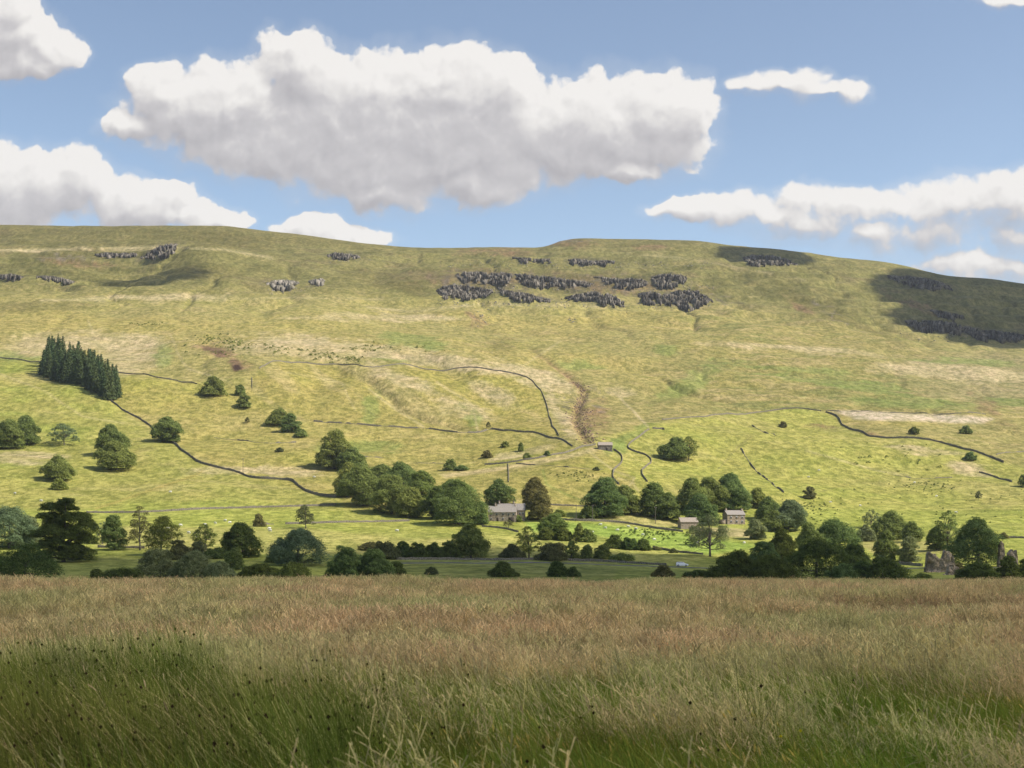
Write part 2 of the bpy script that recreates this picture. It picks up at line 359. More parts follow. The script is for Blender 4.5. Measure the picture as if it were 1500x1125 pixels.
lay(poly_mask([(150, 770), (460, 776), (610, 790), (760, 788), (760, 816), (400, 812), (140, 800)], 5) * 0.7, pc(188, 182, 104))
lay(poly_mask([(770, 765), (850, 766), (1010, 782), (1120, 800), (1040, 812), (955, 800), (870, 785), (780, 780)], 5) * 0.9, pc(164, 188, 84))
lay(poly_mask([(700, 782), (780, 790), (870, 800), (960, 805), (1040, 815), (1000, 824), (740, 816)], 5) * 0.7, pc(190, 188, 100))
lay(poly_mask([(1010, 770), (1110, 778), (1110, 790), (1010, 783)], 4) * 0.8, pc(196, 182, 128))
lay(poly_mask([(880, 765), (925, 748), (1000, 766), (1000, 772), (905, 768)], 4) * 0.7, pc(192, 182, 116))
lay(poly_mask([(1255, 792), (1345, 790), (1400, 800), (1400, 812), (1280, 812)], 4) * 0.6, pc(192, 180, 112))
# pale bent grass, scree, bracken, wet flushes
for a in [(480, 512, 150, 16, 2), (640, 530, 140, 9, 8), (770, 546, 60, 9, 12), (130, 500, 110, 14, 0), (60, 512, 70, 10, -4), (800, 560, 50, 12, 20), (560, 465, 120, 5, 0), (230, 436, 90, 4, -2), (120, 366, 120, 2.5, 0),
          (905, 575, 24, 8, 5), (430, 500, 60, 10, 0), (720, 575, 30, 12, 30), (600, 560, 60, 10, 20), (1180, 512, 120, 5, 4), (330, 690, 60, 8, 0), (420, 690, 60, 8, 0), (760, 665, 50, 5, -12), (820, 600, 40, 10, 60), (680, 600, 40, 14, 20),
          (190, 520, 50, 26, 0), (1420, 690, 30, 9, 12), (1350, 660, 60, 5, 5), (30, 670, 60, 8, 0), (1390, 545, 110, 12, 4)]:
    lay(spot(*a) * (0.45 + 0.4 * sst(strk, -0.3, 0.3)), pc(206, 190, 140))
lay(poly_mask([(1222, 603), (1260, 601), (1330, 606), (1400, 607), (1455, 614), (1440, 620), (1390, 619), (1310, 617), (1250, 613)], 4) * (0.75 + .25 * sst(fine, -.3, .2)), pc(222, 206, 168))
lay(poly_mask([(640, 694), (700, 688), (770, 676), (835, 664), (868, 655), (874, 660), (830, 672), (770, 684), (700, 694), (650, 700)], 4) * 0.8, pc(206, 190, 132))
for a in [(600, 496, 45, 8, 6), (25, 523, 45, 5, 3), (640, 508, 22, 4, 10), (975, 512, 18, 6, 0), (575, 528, 30, 3, 4), (925, 640, 50, 7, -28), (905, 655, 16, 8, 0), (1010, 560, 50, 14, -30), (690, 615, 16, 12, 50), (545, 600, 12, 22, 20), (520, 655, 60, 8, 0),
          (1150, 540, 90, 4, 5), (1230, 560, 120, 5, 6), (1330, 590, 120, 6, 4), (1400, 530, 90, 4, 3), (845, 536, 30, 7, 5), (240, 520, 14, 18, 10), (1290, 575, 80, 4, 8), (1480, 590, 60, 5, 4)]:
    lay(spot(*a) * 0.6, pc(138, 156, 78))
for a in [(735, 510, 20, 13, 0), (120, 372, 90, 6, 0), (560, 410, 60, 12, 10), (600, 420, 40, 12, 20), (330, 350, 60, 12, 10), (1180, 440, 60, 8, 30), (60, 450, 80, 8, 0), (300, 400, 50, 12, 0), (1250, 470, 80, 6, 25)]:
    lay(spot(*a) * 0.5, pc(118, 112, 62))
for a in [(320, 515, 34, 12, 18), (350, 535, 18, 9, 0), (1200, 625, 30, 4, 5), (1280, 637, 18, 3, 10), (870, 612, 26, 24, 20), (695, 410, 90, 14, 2), (880, 415, 140, 14, 3), (115, 385, 60, 6, 4), (1450, 600, 40, 10, 40), (1180, 455, 36, 5, 30), (840, 356, 40, 7, 3), (950, 362, 26, 4, 2), (700, 468, 16, 12, 50), (730, 368, 60, 5, 0), (1345, 447, 50, 6, 20)]:
    lay(spot(*a, edge=0.5) * (0.35 + 0.4 * sst(fine, -0.2, 0.4)), pc(150, 120, 88))
rock_p = sst(fbm(XG / 9, YY / 7, 3, 120, 0.6), 0.05, 0.35)
for a in [(700, 410, 90, 12, 2), (880, 415, 150, 14, 3), (505, 375, 40, 6, 4), (420, 415, 40, 5, 0), (1060, 440, 40, 8, 10), (1400, 480, 80, 10, 8), (830, 352, 44, 7, 2), (1120, 378, 50, 8, 8), (240, 366, 30, 6, -20), (90, 378, 70, 5, 3), (1220, 460, 50, 5, 32), (838, 600, 14, 50, 12), (868, 590, 20, 24, 0)]:
    lay(spot(*a, edge=0.5) * rock_p * 0.75, pc(132, 124, 104))
for a_ in [(700, 407, 66, 9, 2), (690, 430, 50, 8, 2), (790, 408, 40, 8, 4), (770, 432, 46, 7, 10), (870, 438, 50, 9, 8), (900, 412, 50, 8, 3), (980, 410, 34, 9, 0), (990, 437, 62, 12, 4), (860, 383, 44, 5, 2), (1130, 382, 44, 7, 8), (1350, 414, 52, 9, 12), (1380, 479, 60, 9, 8), (1460, 490, 60, 8, 8), (235, 369, 30, 7, -20), (780, 421, 120, 4, 3)]:
    lay(spot(*a_, edge=0.5) * (0.25 + 0.6 * sst(fine, -.25, .35)), pc(110, 104, 78))
lay(gw * np.exp(-(gd / 8) ** 2) * (0.5 + 0.5 * rock_p), pc(166, 142, 96)); lay(gw * np.exp(-(gd / 2.2) ** 2) * 0.6 * sst(fine + mid, -.3, .2), pc(122, 98, 72))
for a in [(318, 516, 13, 7, 15), (303, 510, 8, 4, 0), (345, 535, 10, 8, 0)]: lay(spot(*a, wob=0.5) * 0.8, pc(138, 112, 84))
lay(spot(346, 538, 6, 5, wob=0.1), pc(80, 62, 50))
# sheep tracks and cart tracks
def path(pts, wpx, c, s=0.7):
    P = np.array(pts, float); d = np.full(PX.shape, 1e9)
    for (x0, y0), (x1, y1) in zip(P[:-1], P[1:]):
        ex, ey = x1 - x0, y1 - y0; t = np.clip(((PX - x0) * ex + (PYG - y0) * ey) / (ex * ex + ey * ey), 0, 1)
        d = np.minimum(d, np.hypot(PX + warpx * .12 - x0 - t * ex, PYG + warpy * .12 - y0 - t * ey))
    lay(np.exp(-(d / wpx) ** 2) * s, c)
TAN = pc(208, 194, 142)
path([(0, 367), (120, 364), (250, 362), (330, 366), (400, 378)], 1.6, TAN, 0.6); path([(60, 440), (180, 438), (300, 436), (330, 440)], 1.6, TAN, 0.6); path([(280, 440), (420, 436), (560, 438)], 1.5, TAN, .4)
path([(250, 490), (262, 520), (275, 540), (340, 560)], 1.4, TAN, 0.5); path([(140, 745), (230, 715), (290, 695), (296, 690)], 1.6, pc(176, 160, 84), 0.6)
path([(900, 575), (925, 600), (950, 625)], 1.6, TAN, 0.8); path([(130, 470), (140, 500), (150, 530)], 1.4, TAN, .5); path([(540, 450), (600, 456), (700, 446), (900, 448)], 1.4, TAN, .7)
path([(860, 660), (900, 690), (930, 700), (915, 720)], 1.6, TAN, 0.5); path([(905, 700), (925, 706), (935, 720)], 1.2, TAN, 0.5); path([(795, 688), (800, 710), (830, 725), (855, 735)], 1.5, pc(150, 172, 84), .5)
path([(1200, 720), (1290, 695), (1400, 700)], 1.4, pc(150, 146, 80), .5); path([(1180, 660), (1290, 690), (1330, 696)], 1.4, TAN, .5); path([(0, 548), (60, 570), (120, 610), (180, 620)], 1.6, TAN, .35)
path([(540, 570), (580, 600), (620, 625)], 1.8, TAN, .5); path([(640, 560), (690, 590), (700, 630)], 1.8, TAN, .5); path([(420, 545), (500, 560), (520, 600)], 1.4, TAN, .35); path([(820, 500), (760, 540), (700, 548)], 1.6, TAN, .4)
path([(1050, 690), (1080, 655), (1100, 640)], 1.2, pc(150, 140, 96), .4); path([(920, 372), (1000, 378), (1100, 395), (1180, 410)], 1.3, TAN, .35); path([(1060, 430), (1100, 455), (1110, 462)], 1.6, pc(120, 112, 60), .6)
COL *= (1 + 0.16 * fine + 0.07 * mid)[..., None]
COL *= np.array([1.01, 0.955, 1.03])
COL = np.clip(COL, 0.01, 0.9)
nr, nc = PX.shape
idx = np.arange(nr * nc).reshape(nr, nc)
F = np.stack([idx[:-1, :-1], idx[:-1, 1:], idx[1:, 1:], idx[1:, :-1]], -1).reshape(-1, 4)
m_hill, k, b = principled("hill_turf", 0.95, 0.05)
at_ = k.add('ShaderNodeAttribute', attribute_name='cover')
geo = k.add('ShaderNodeNewGeometry')
pv = geo.outputs['Position']
n1 = k.noise(k.v('MULTIPLY', pv, (1/5.0, 1/8.0, 1/8.0)), 1.0, 7, 0.72)
n2 = k.noise(k.v('MULTIPLY', pv, (1/16.0, 1/30.0, 1/20.0)), 1.0, 6, 0.68)
n3 = k.noise(k.v('MULTIPLY', pv, (1/1.7, 1/3.5, 1/3.0)), 1.0, 3, 0.6)
c = k.mix(k.ramp(n1.outputs['Fac'], 0.38, 0.64), (0.64, 0.68, 0.60, 1), (1.30, 1.27, 1.36, 1))
c2 = k.mix(k.ramp(n2.outputs['Fac'], 0.35, 0.68), (0.88, 0.92, 0.86, 1), (1.10, 1.07, 1.10, 1))
cc_ = k.mix(1.0, k.mix(1.0, at_.outputs['Color'], c, 'MULTIPLY'), c2, 'MULTIPLY')
tus = k.ramp(n3.outputs['Fac'], 0.56, 0.68)
cc_ = k.mix(k.m('MULTIPLY', tus, 0.6), cc_, k.mix(1.0, cc_, (0.42, 0.46, 0.40, 1), 'MULTIPLY'))
k.l.new(cc_, b.inputs['Base Color'])
bp = k.add('ShaderNodeBump'); bp.inputs['Strength'].default_value = 0.9; bp.inputs['Distance'].default_value = 1.5
k.l.new(k.m('ADD', n1.outputs['Fac'], k.m('MULTIPLY', n3.outputs['Fac'], 0.35)), bp.inputs['Height']); k.l.new(bp.outputs[0], b.inputs['Normal'])
V = np.stack([XG, YY, ZG], -1).reshape(-1, 3)
me = fast_mesh("hillside", V, F, [m_hill], True); col_attr(me, 'cover', COL.reshape(-1, 3))
tag(link("hillside", me), kind='structure')

# ------------------------------------------------------------------ near meadow and the ground behind
def meadow_z(x, y):
    r = fbm(np.asarray(x) / 9, np.asarray(y) / 7, 2, 201) * 0.13 + fbm(np.asarray(x) / 30, np.asarray(y) / 18, 2, 202) * 0.16
    r = r * sst(np.hypot(x, y), 1.0, 8.0)
    d = np.maximum(np.maximum(np.abs(x) - 150, 0), np.maximum(y - 52, -y - 150)); d = np.maximum(d, 0)
    return r - np.minimum(d * d * 0.004, d * 0.16 + 0) - sst(y, 46, 60) * 0.25
gx = np.concatenate([-np.geomspace(60, 290, 20)[::-1], np.arange(-59, 60, 1.2), np.geomspace(60.5, 290, 20)])
gy = np.concatenate([np.linspace(-290, -12, 24), np.arange(-10, 66, 0.9), np.linspace(67, 160, 20)])
A, B = np.meshgrid(gx, gy); Zm = meadow_z(A, B)
idx = np.arange(A.size).reshape(A.shape)
F = np.stack([idx[:-1, :-1], idx[:-1, 1:], idx[1:, 1:], idx[1:, :-1]], -1).reshape(-1, 4)
m_mead = simple("meadow_soil", (0.035, 0.04, 0.014), (0.085, 0.07, 0.03), 1.3, 0.95, 0.6)
tag(link("meadow_ground", fast_mesh("meadow_ground", np.stack([A, B, Zm], -1).reshape(-1, 3), F, [m_mead], True)), kind='structure')
n = 64; ang = np.linspace(0, 2*np.pi, n, endpoint=False)
V = [(0, 0, -14.0)] + [(r * math.cos(a), r * math.sin(a), -14.0) for r in (300, 3000, 18000) for a in ang]
F3 = [(0, 1 + i, 1 + (i + 1) % n, 1 + (i + 1) % n) for i in range(n)]
me = bpy.data.meshes.new("valley_floor")
me.from_pydata(V, [], [(0, 1 + i, 1 + (i + 1) % n) for i in range(n)] + [(1 + q*n + i, 1 + (q+1)*n + i, 1 + (q+1)*n + (i+1) % n, 1 + q*n + (i+1) % n) for q in range(2) for i in range(n)])
me.materials.append(simple("valley_turf", (0.17, 0.18, 0.05), (0.24, 0.21, 0.08), 0.02)); tag(link("valley_floor", me), kind='structure')

# ------------------------------------------------------------------ clouds that lie between the sun and the land (out of the picture, to the right and above)
m_cloud, k, b = principled("cloud_vapour", 1.0, 0.0); b.inputs['Base Color'].default_value = (0.85, 0.85, 0.85, 1)
tr_ = k.add('ShaderNodeBsdfTransparent'); mx_ = k.add('ShaderNodeMixShader'); lw_ = k.add('ShaderNodeLayerWeight'); k.put(mx_.inputs[0], k.ramp(lw_.outputs['Facing'], 0.15, 0.95, 0.56, 1.0))      # thin cumulus: some sun comes through
k.l.new(b.outputs[0], mx_.inputs[1]); k.l.new(tr_.outputs[0], mx_.inputs[2]); k.l.new(mx_.outputs[0], k.n['Material Output'].inputs['Surface'])
m_cloud2 = m_cloud.copy(); m_cloud2.name = 'dense_cloud_vapour'
for n_ in m_cloud2.node_tree.nodes:
    if n_.type == 'MAP_RANGE': n_.inputs['To Min'].default_value = 0.15; n_.inputs['From Min'].default_value = 0.45
def cloud(gpt, zc, rx, ry, rz, seed, squash=0.35, mat=None):
    """a lumpy cumulus at height zc whose shadow falls round the ground point gpt"""
    g = np.array(gpt, float); c = g + S * (zc - g[2]) / S[2]
    r_ = np.random.default_rng(seed); Vs = []; Fs = []; off = 0
    nu, nv = 40, 20
    u, v = np.meshgrid(np.linspace(0, 2*np.pi, nu, endpoint=False), np.linspace(0.03, np.pi - 0.03, nv), indexing='ij')
    d = np.stack([np.cos(u)*np.sin(v), np.sin(u)*np.sin(v), np.cos(v)], -1)
    lobes = [(0, 0, 0, 1.0)]
    for i in range(22):
        a = r_.uniform(0, 2*np.pi); q = r_.uniform(0.55, 0.95); lobes.append((math.cos(a)*q, math.sin(a)*q, r_.uniform(-0.1, 0.5), r_.uniform(0.16, 0.3)))
    for lx, ly, lz, lr in lobes:
        w_ = 1 + 0.34 * fbm(d[..., 0]*2.5 + lx*9 + 5, d[..., 1]*2.5 + d[..., 2]*3 + ly*7, 4, seed)
        p = d * (lr * (0.82 if lr == 1 else 1) * w_)[..., None] + np.array([lx, ly, lz * 0.5])
        p[..., 2] = np.where(p[..., 2] < 0, p[..., 2] * squash, p[..., 2])
        Vs.append((p * np.array([rx, ry, rz])).reshape(-1, 3))
        ii = np.arange(nu*nv).reshape(nu, nv)
        Fs.append(np.stack([ii, np.roll(ii, -1, 0), np.roll(np.roll(ii, -1, 0), -1, 1), np.roll(ii, -1, 1)], -1)[:, :-1].reshape(-1, 4) + off); off += nu*nv
    o = link("cloud", fast_mesh("cloud", np.concatenate(Vs), np.concatenate(Fs), [mat or m_cloud], True), loc=tuple(c)); tag(o, kind='structure')
cloud((-125, 115, 0), 900, 370, 455, 90, 1)
def gpt(px, py): p = at(px, py); return p
cloud(gpt(1545, 448) , 1500, 270, 430, 60, 2, mat=m_cloud2)
cloud(gpt(1120, 374), 1450, 80, 90, 30, 3, mat=m_cloud2)
cloud(gpt(228, 404), 1900, 62, 75, 22, 4)

# ------------------------------------------------------------------ crags
def rock_mat(name, c1, c2, c3):
    m, k, b = principled(name, 0.92, 0.1)
    tc = k.add('ShaderNodeTexCoord'); O = tc.outputs['Object']
    n1 = k.noise(k.v('MULTIPLY', O, (0.16, 0.16, 0.03)), 1.0, 6, 0.65); n2 = k.noise(k.v('MULTIPLY', O, (0.1, 0.1, 0.9)), 1.0, 4, 0.6)
    c = k.mix(k.ramp(n1.outputs['Fac'], 0.38, 0.62), (*c1, 1), (*c2, 1)); c = k.mix(k.m('MULTIPLY', k.ramp(n2.outputs['Fac'], 0.52, 0.66), 0.7), c, (*c3, 1))
    sx = k.add('ShaderNodeSeparateXYZ'); k.l.new(k.add('ShaderNodeNewGeometry').outputs['Normal'], sx.inputs[0])
    n3 = k.noise(O, 0.23, 4, 0.6)
    c = k.mix(k.ramp(k.m('ADD', k.m('ABSOLUTE', sx.outputs['Z']), k.m('MULTIPLY', n3.outputs['Fac'], 0.5)), 1.02, 1.25), c, (0.12, 0.11, 0.06, 1))
    k.l.new(c, b.inputs['Base Color'])
    bp = k.add('ShaderNodeBump'); bp.inputs['Strength'].default_value = 1; bp.inputs['Distance'].default_value = 1.2
    k.l.new(n1.outputs['Fac'], bp.inputs['Height']); k.l.new(bp.outputs[0], b.inputs['Normal']); return m
m_crag = rock_mat("crag_rock", (0.022, 0.019, 0.016), (0.24, 0.21, 0.17), (0.05, 0.045, 0.033))
m_pale = rock_mat("scree_rock", (0.13, 0.12, 0.10), (0.34, 0.30, 0.25), (0.16, 0.14, 0.07))
BOX = np.array([(x, y, z) for x in (-.5, .5) for y in (0, 1) for z in (0, 1)], float)
BQ = np.array([(0, 1, 3, 2), (4, 6, 7, 5), (0, 4, 5, 1), (2, 3, 7, 6), (0, 2, 6, 4), (1, 5, 7, 3)])
def crag(label, pts, seed, mat=None, amp=1.0):
    """pts: (px, row of the top edge, row of the foot). A scar of many joined, jointed blocks set into the slope"""
    P = np.array(pts, float); r = np.random.default_rng(700 + seed); B = []
    nl = max(1, int(round((P[:, 2] - P[:, 1]).max() / 4.0)))
    for lev in range(nl):
        x = P[0, 0] + r.uniform(0, 2)
        while x < P[-1, 0]:
            t, b_ = np.interp(x, P[:, 0], P[:, 1]), np.interp(x, P[:, 0], P[:, 2]); H = b_ - t; w_ = r.uniform(0.8, 2.1)
            if vn(x / 5.0, lev * 3.3, 850 + seed) > (0.20 if lev == nl - 1 else 0.40):
                tt = t + H * (nl - 1 - lev) / nl + r.normal(0, 0.035 * H) + 0.10 * H * (vn(x / 7, 5.1, 870 + seed) - .5); hb = H / nl * r.uniform(0.8, 2.3)
                B.append((x, tt + max(hb, 1.1), max(hb, 1.1), w_))
            x += w_ * 0.72
    Vs, Fs = [], []
    for i, (px, py, hp, wp) in enumerate(B):
        p = at(px, py, 600); q = p[1] / FPX; h = hp * q; w_ = wp * q; v = BOX.copy(); v += r.uniform(-0.16, 0.16, v.shape)
        dpt = h / 0.46; top = v[:, 2] > 0.5
        v = v * np.array([w_, dpt, h]); v[top, 0] *= r.uniform(0.85, 1.0); v[:, 1] += np.where(top & (BOX[:, 1] < .5), h * 0.10, 0) - amp * (BOX[:, 1] < .5) * r.uniform(0.3, 2.2); v[~top, 2] -= 0.8; v[top & (BOX[:, 1] > .5), 2] -= h * 0.12
        an = r.normal(0, 0.22); ca, sa = math.cos(an), math.sin(an); v = np.stack([v[:, 0]*ca - v[:, 1]*sa, v[:, 0]*sa + v[:, 1]*ca, v[:, 2]], -1)
        Vs.append(v + p); Fs.append(BQ + 8 * i)
    V = np.concatenate(Vs); c = V.mean(0)
    o = link("rock_outcrop", fast_mesh("rock_outcrop", V - c, np.concatenate(Fs), [mat or m_crag]), loc=tuple(c)); tag(o, label, "rock outcrop", "crags on the fellside")
CRAGS = [
 ("small dark crag on the left knoll above the oval cloud shadow", [(206, 377, 379), (215, 370, 377), (230, 362, 377), (243, 359, 376), (252, 358, 371), (258, 357, 362)]),
 ("flat dark peat scar at the left edge of the fell", [(-4, 402, 405), (15, 401, 406), (32, 404, 407)]),
 ("low dark scar below the upper moor, left of the knoll", [(54, 404, 406), (75, 404, 409), (95, 408, 414), (106, 412, 415)]),
 ("long faint line of broken rock left of the knoll crag", [(140, 372, 374), (155, 370, 376), (175, 371, 375), (190, 370, 375), (200, 371, 374)]),
 ("pale broken crag with scree on the middle-left slope", [(390, 414, 416), (398, 412, 420), (412, 410, 423), (425, 411, 422), (438, 413, 416)]),
 ("small lone crag right of the pale broken one", [(453, 411, 413), (460, 409, 416), (470, 408, 416), (475, 409, 412)]),
 ("scattered grey rocks high under the skyline, left of centre", [(480, 373, 375), (492, 370, 377), (505, 371, 378), (520, 373, 377), (527, 375, 377)]),
 ("lower left crag of the main cliff, tapering to the left", [(640, 424, 427), (650, 420, 436), (665, 416, 439), (680, 417, 437), (695, 420, 436), (712, 423, 433), (722, 424, 428)]),
 ("upper left crag of the main cliff with vertical cracks", [(668, 401, 404), (680, 398, 412), (700, 398, 412), (720, 400, 414), (738, 400, 414), (750, 401, 412)]),
 ("narrow crag in the lower middle of the main cliff", [(728, 420, 422), (740, 425, 434), (755, 427, 438), (772, 430, 441), (790, 435, 441), (806, 438, 442)]),
 ("upper middle crag of the main cliff, sloping down to the right", [(754, 401, 404), (765, 401, 413), (785, 404, 417), (805, 405, 418), (822, 407, 416)]),
 ("dark overhanging ledge right of the cliff's centre", [(812, 407, 409), (825, 409, 418), (840, 410, 419), (855, 412, 419), (868, 415, 418)]),
 ("lower ledge of crag below the centre of the cliff", [(828, 435, 437), (845, 431, 440), (865, 427, 441), (885, 428, 444), (900, 434, 447), (914, 441, 449)]),
 ("thin upper ledge of dark rock under the skyline mound", [(832, 380, 381), (840, 379, 387), (855, 380, 386), (870, 382, 386), (885, 381, 387), (900, 382, 385)]),
 ("faint thin ledge left of the skyline mound", [(750, 376, 378), (765, 377, 383), (785, 379, 384), (805, 379, 384)]),
 ("upper right crag of the main cliff, left piece", [(870, 405, 406), (885, 406, 412), (905, 408, 419), (925, 408, 421), (940, 409, 418), (948, 412, 417)]),
 ("upper right crag of the main cliff, small dark block", [(954, 406, 409), (965, 402, 419), (985, 402, 419), (1000, 403, 416), (1006, 406, 409)]),
 ("lower right crag of the main cliff, left piece", [(934, 430, 432), (945, 427, 444), (960, 429, 446), (972, 431, 443), (982, 430, 444), (986, 432, 440)]),
 ("largest dark rounded buttress at the right end of the main cliff", [(983, 431, 438), (995, 425, 449), (1010, 424, 450), (1025, 428, 448), (1038, 436, 444), (1044, 440, 442)]),
 ("shadowed crag just under the right-hand skyline", [(1088, 377, 379), (1105, 373, 388), (1125, 374, 388), (1145, 377, 388), (1160, 382, 387), (1168, 386, 388)]),
 ("shadowed crag high on the right below the falling skyline", [(1300, 403, 406), (1320, 404, 413), (1345, 406, 420), (1365, 409, 422), (1385, 416, 424), (1396, 422, 425)]),
 ("left part of the sunlit right-hand scar at the cloud shadow's edge", [(1326, 469, 471), (1340, 469, 480), (1358, 470, 485), (1376, 470, 484), (1392, 472, 486), (1406, 475, 488), (1410, 480, 484)]),
 ("right part of the right-hand scar, mostly in cloud shadow", [(1412, 478, 482), (1425, 480, 491), (1445, 484, 496), (1465, 485, 498), (1485, 488, 498), (1500, 490, 498), (1510, 492, 496)]),
 ("small upper scar in shadow above the right-hand scar", [(1364, 453, 455), (1378, 455, 462), (1395, 459, 466), (1412, 462, 466)]),
]
for i, (lb, p) in enumerate(CRAGS): crag(lb, p, i, m_pale if 'pale' in lb else None, 1.0)

# loose stones: blocks below the crags and in the gill (too many to count -> stuff)
def blocks(name, spots_, mat, seed, smin, smax, label, cat):
    r_ = np.random.default_rng(seed); Vs = []; Fs = []; off = 0
    cube = np.array([(x, y, z) for x in (-1, 1) for y in (-1, 1) for z in (-1, 1)], float)
    fq = np.array([(0, 1, 3, 2), (4, 6, 7, 5), (0, 4, 5, 1), (2, 3, 7, 6), (0, 2, 6, 4), (1, 5, 7, 3)])
    for px, py in spots_:
        p = at(px, py, 400); s_ = r_.uniform(smin, smax) ; v = cube * r_.uniform(0.45, 1, (8, 3)) * s_ * np.array([1, 0.9, 0.7])
        a = r_.uniform(0, 6.3); ca, sa = math.cos(a), math.sin(a)
        v = np.stack([v[:, 0]*ca - v[:, 1]*sa, v[:, 0]*sa + v[:, 1]*ca, v[:, 2]], -1) + p
        Vs.append(v); Fs.append(fq + off); off += 8
    tag(link(name, fast_mesh(name, np.concatenate(Vs), np.concatenate(Fs), [mat])), label, cat, kind='stuff')
r_ = np.random.default_rng(5)
sp = []
for _ in range(420):
    t = r_.uniform(560, 650); x = px_curve(gill, t); sp.append((x + r_.normal(0, 5 + (t > 600) * 5) + (t > 600) * 8, t))
blocks("gill_boulders", sp, simple("gill_stone", (0.13, 0.085, 0.06), (0.30, 0.21, 0.15), 0.8), 6, 0.3, 1.0, "reddish boulders spilling down the steep stream gill", "boulders")
sp = [(r_.uniform(640, 1045), 0) for _ in range(520)]
sp = [(x, r_.choice([r_.normal(446, 4), r_.normal(421, 3), r_.normal(388, 3)])) for x, _ in sp] + [(r_.normal(835, 14), r_.normal(353, 1.6)) for _ in range(50)] + [(r_.normal(1390, 40), r_.normal(493, 4)) for _ in range(60)] + [(r_.normal(838, 4), r_.normal(469, 2)) for _ in range(14)] + [(r_.normal(702, 5), r_.normal(466, 6)) for _ in range(30)] + [(r_.normal(415, 16), r_.normal(425, 3)) for _ in range(40)] + [(r_.normal(505, 20), r_.normal(379, 3)) for _ in range(40)]
blocks("scree", sp, m_pale, 8, 0.4, 1.3, "grey scree and fallen blocks strewn below the crags", "scree")

# ------------------------------------------------------------------ drystone walls
m_wall, k, b = principled("drystone", 0.95, 0.1)
tc = k.add('ShaderNodeTexCoord'); vo = k.add('ShaderNodeTexVoronoi'); k.put(vo.inputs['Vector'], k.v('MULTIPLY', tc.outputs['Object'], (2.2, 2.2, 5))); vo.inputs['Scale'].default_value = 1
c = k.mix(k.ramp(vo.outputs['Distance'], 0.2, 0.75), (0.33, 0.285, 0.235, 1), (0.075, 0.063, 0.052, 1))
c = k.mix(k.m('MULTIPLY', k.noise(tc.outputs['Object'], 0.35, 4).outputs['Fac'], 0.7), c, (0.16, 0.15, 0.09, 1)); k.l.new(c, b.inputs['Base Color'])
def wall(label, pts, h=1.5, broken=0.0, wd=0.55, name="drystone_dyke", mat=None, cat="stone wall", seed=0, ymin=330.):
    W = [at(x, y, ymin) for x, y in pts]
    # resample on the ground
    P = [np.array(W[0][:2])]
    for a, c2 in zip(W[:-1], W[1:]):
        n = max(2, int(np.hypot(*(c2[:2] - a[:2])) / 1.6))
        P += [a[:2] + (c2[:2] - a[:2]) * (i / n) for i in range(1, n + 1)]
    P = np.array(P)
    kx = 5
    if len(P) > 12:
        pad = np.pad(P, ((kx, kx), (0, 0)), mode='edge'); P = np.stack([np.convolve(pad[:, i], np.ones(2*kx+1)/(2*kx+1), 'valid') for i in (0, 1)], -1)
    z = np.array([ground_z(x, y) for x, y in P])
    t = np.gradient(P, axis=0); t /= np.linalg.norm(t, axis=1)[:, None] + 1e-9; nrm = np.stack([-t[:, 1], t[:, 0]], -1)
    s = np.arange(len(P)) * 1.6; r0 = np.random.default_rng(seed + len(P))
    hh = h * 0.70 * (0.9 + 0.16 * r0.uniform(-1, 1, len(P)) + 0.14 * fbm(s / 14, s * 0, 2, 400 + seed))
    if broken: hh = hh * np.where(fbm(s / 9, s * 0 + 2, 2, 410 + seed) < -0.35 + broken, 0.25, 1)
    c0 = np.array([P[len(P)//2][0], P[len(P)//2][1], z[len(P)//2]])
    prof = [(-wd/2, -0.6), (-wd/2, 0.0), (-wd*0.3, 0.86), (-wd*0.18, 1.0), (wd*0.18, 1.0), (wd*0.3, 0.86), (wd/2, 0.0), (wd/2, -0.6)]
    rows = []
    for o_, q in prof:
        jit = r0.uniform(-0.06, 0.06, len(P))
        xy = P + nrm * (o_ + jit)[:, None]; zz = z + (hh * q if q > 0 else q)
        rows.append(np.concatenate([xy, zz[:, None]], 1))
    V = np.concatenate(rows) - c0; n = len(P); m = len(rows); idx = np.arange(m*n).reshape(m, n)
    F = np.stack([idx[:-1, :-1], idx[:-1, 1:], idx[1:, 1:], idx[1:, :-1]], -1).reshape(-1, 4)
    caps = np.array([[idx[0, e], idx[2, e], idx[5, e], idx[7, e]] for e in (0, -1)])
    o = link(name, fast_mesh(name, V, np.concatenate([F, caps]), [mat or m_wall]), loc=tuple(c0)); tag(o, label, cat, "drystone walls" if cat == "stone wall" else None)
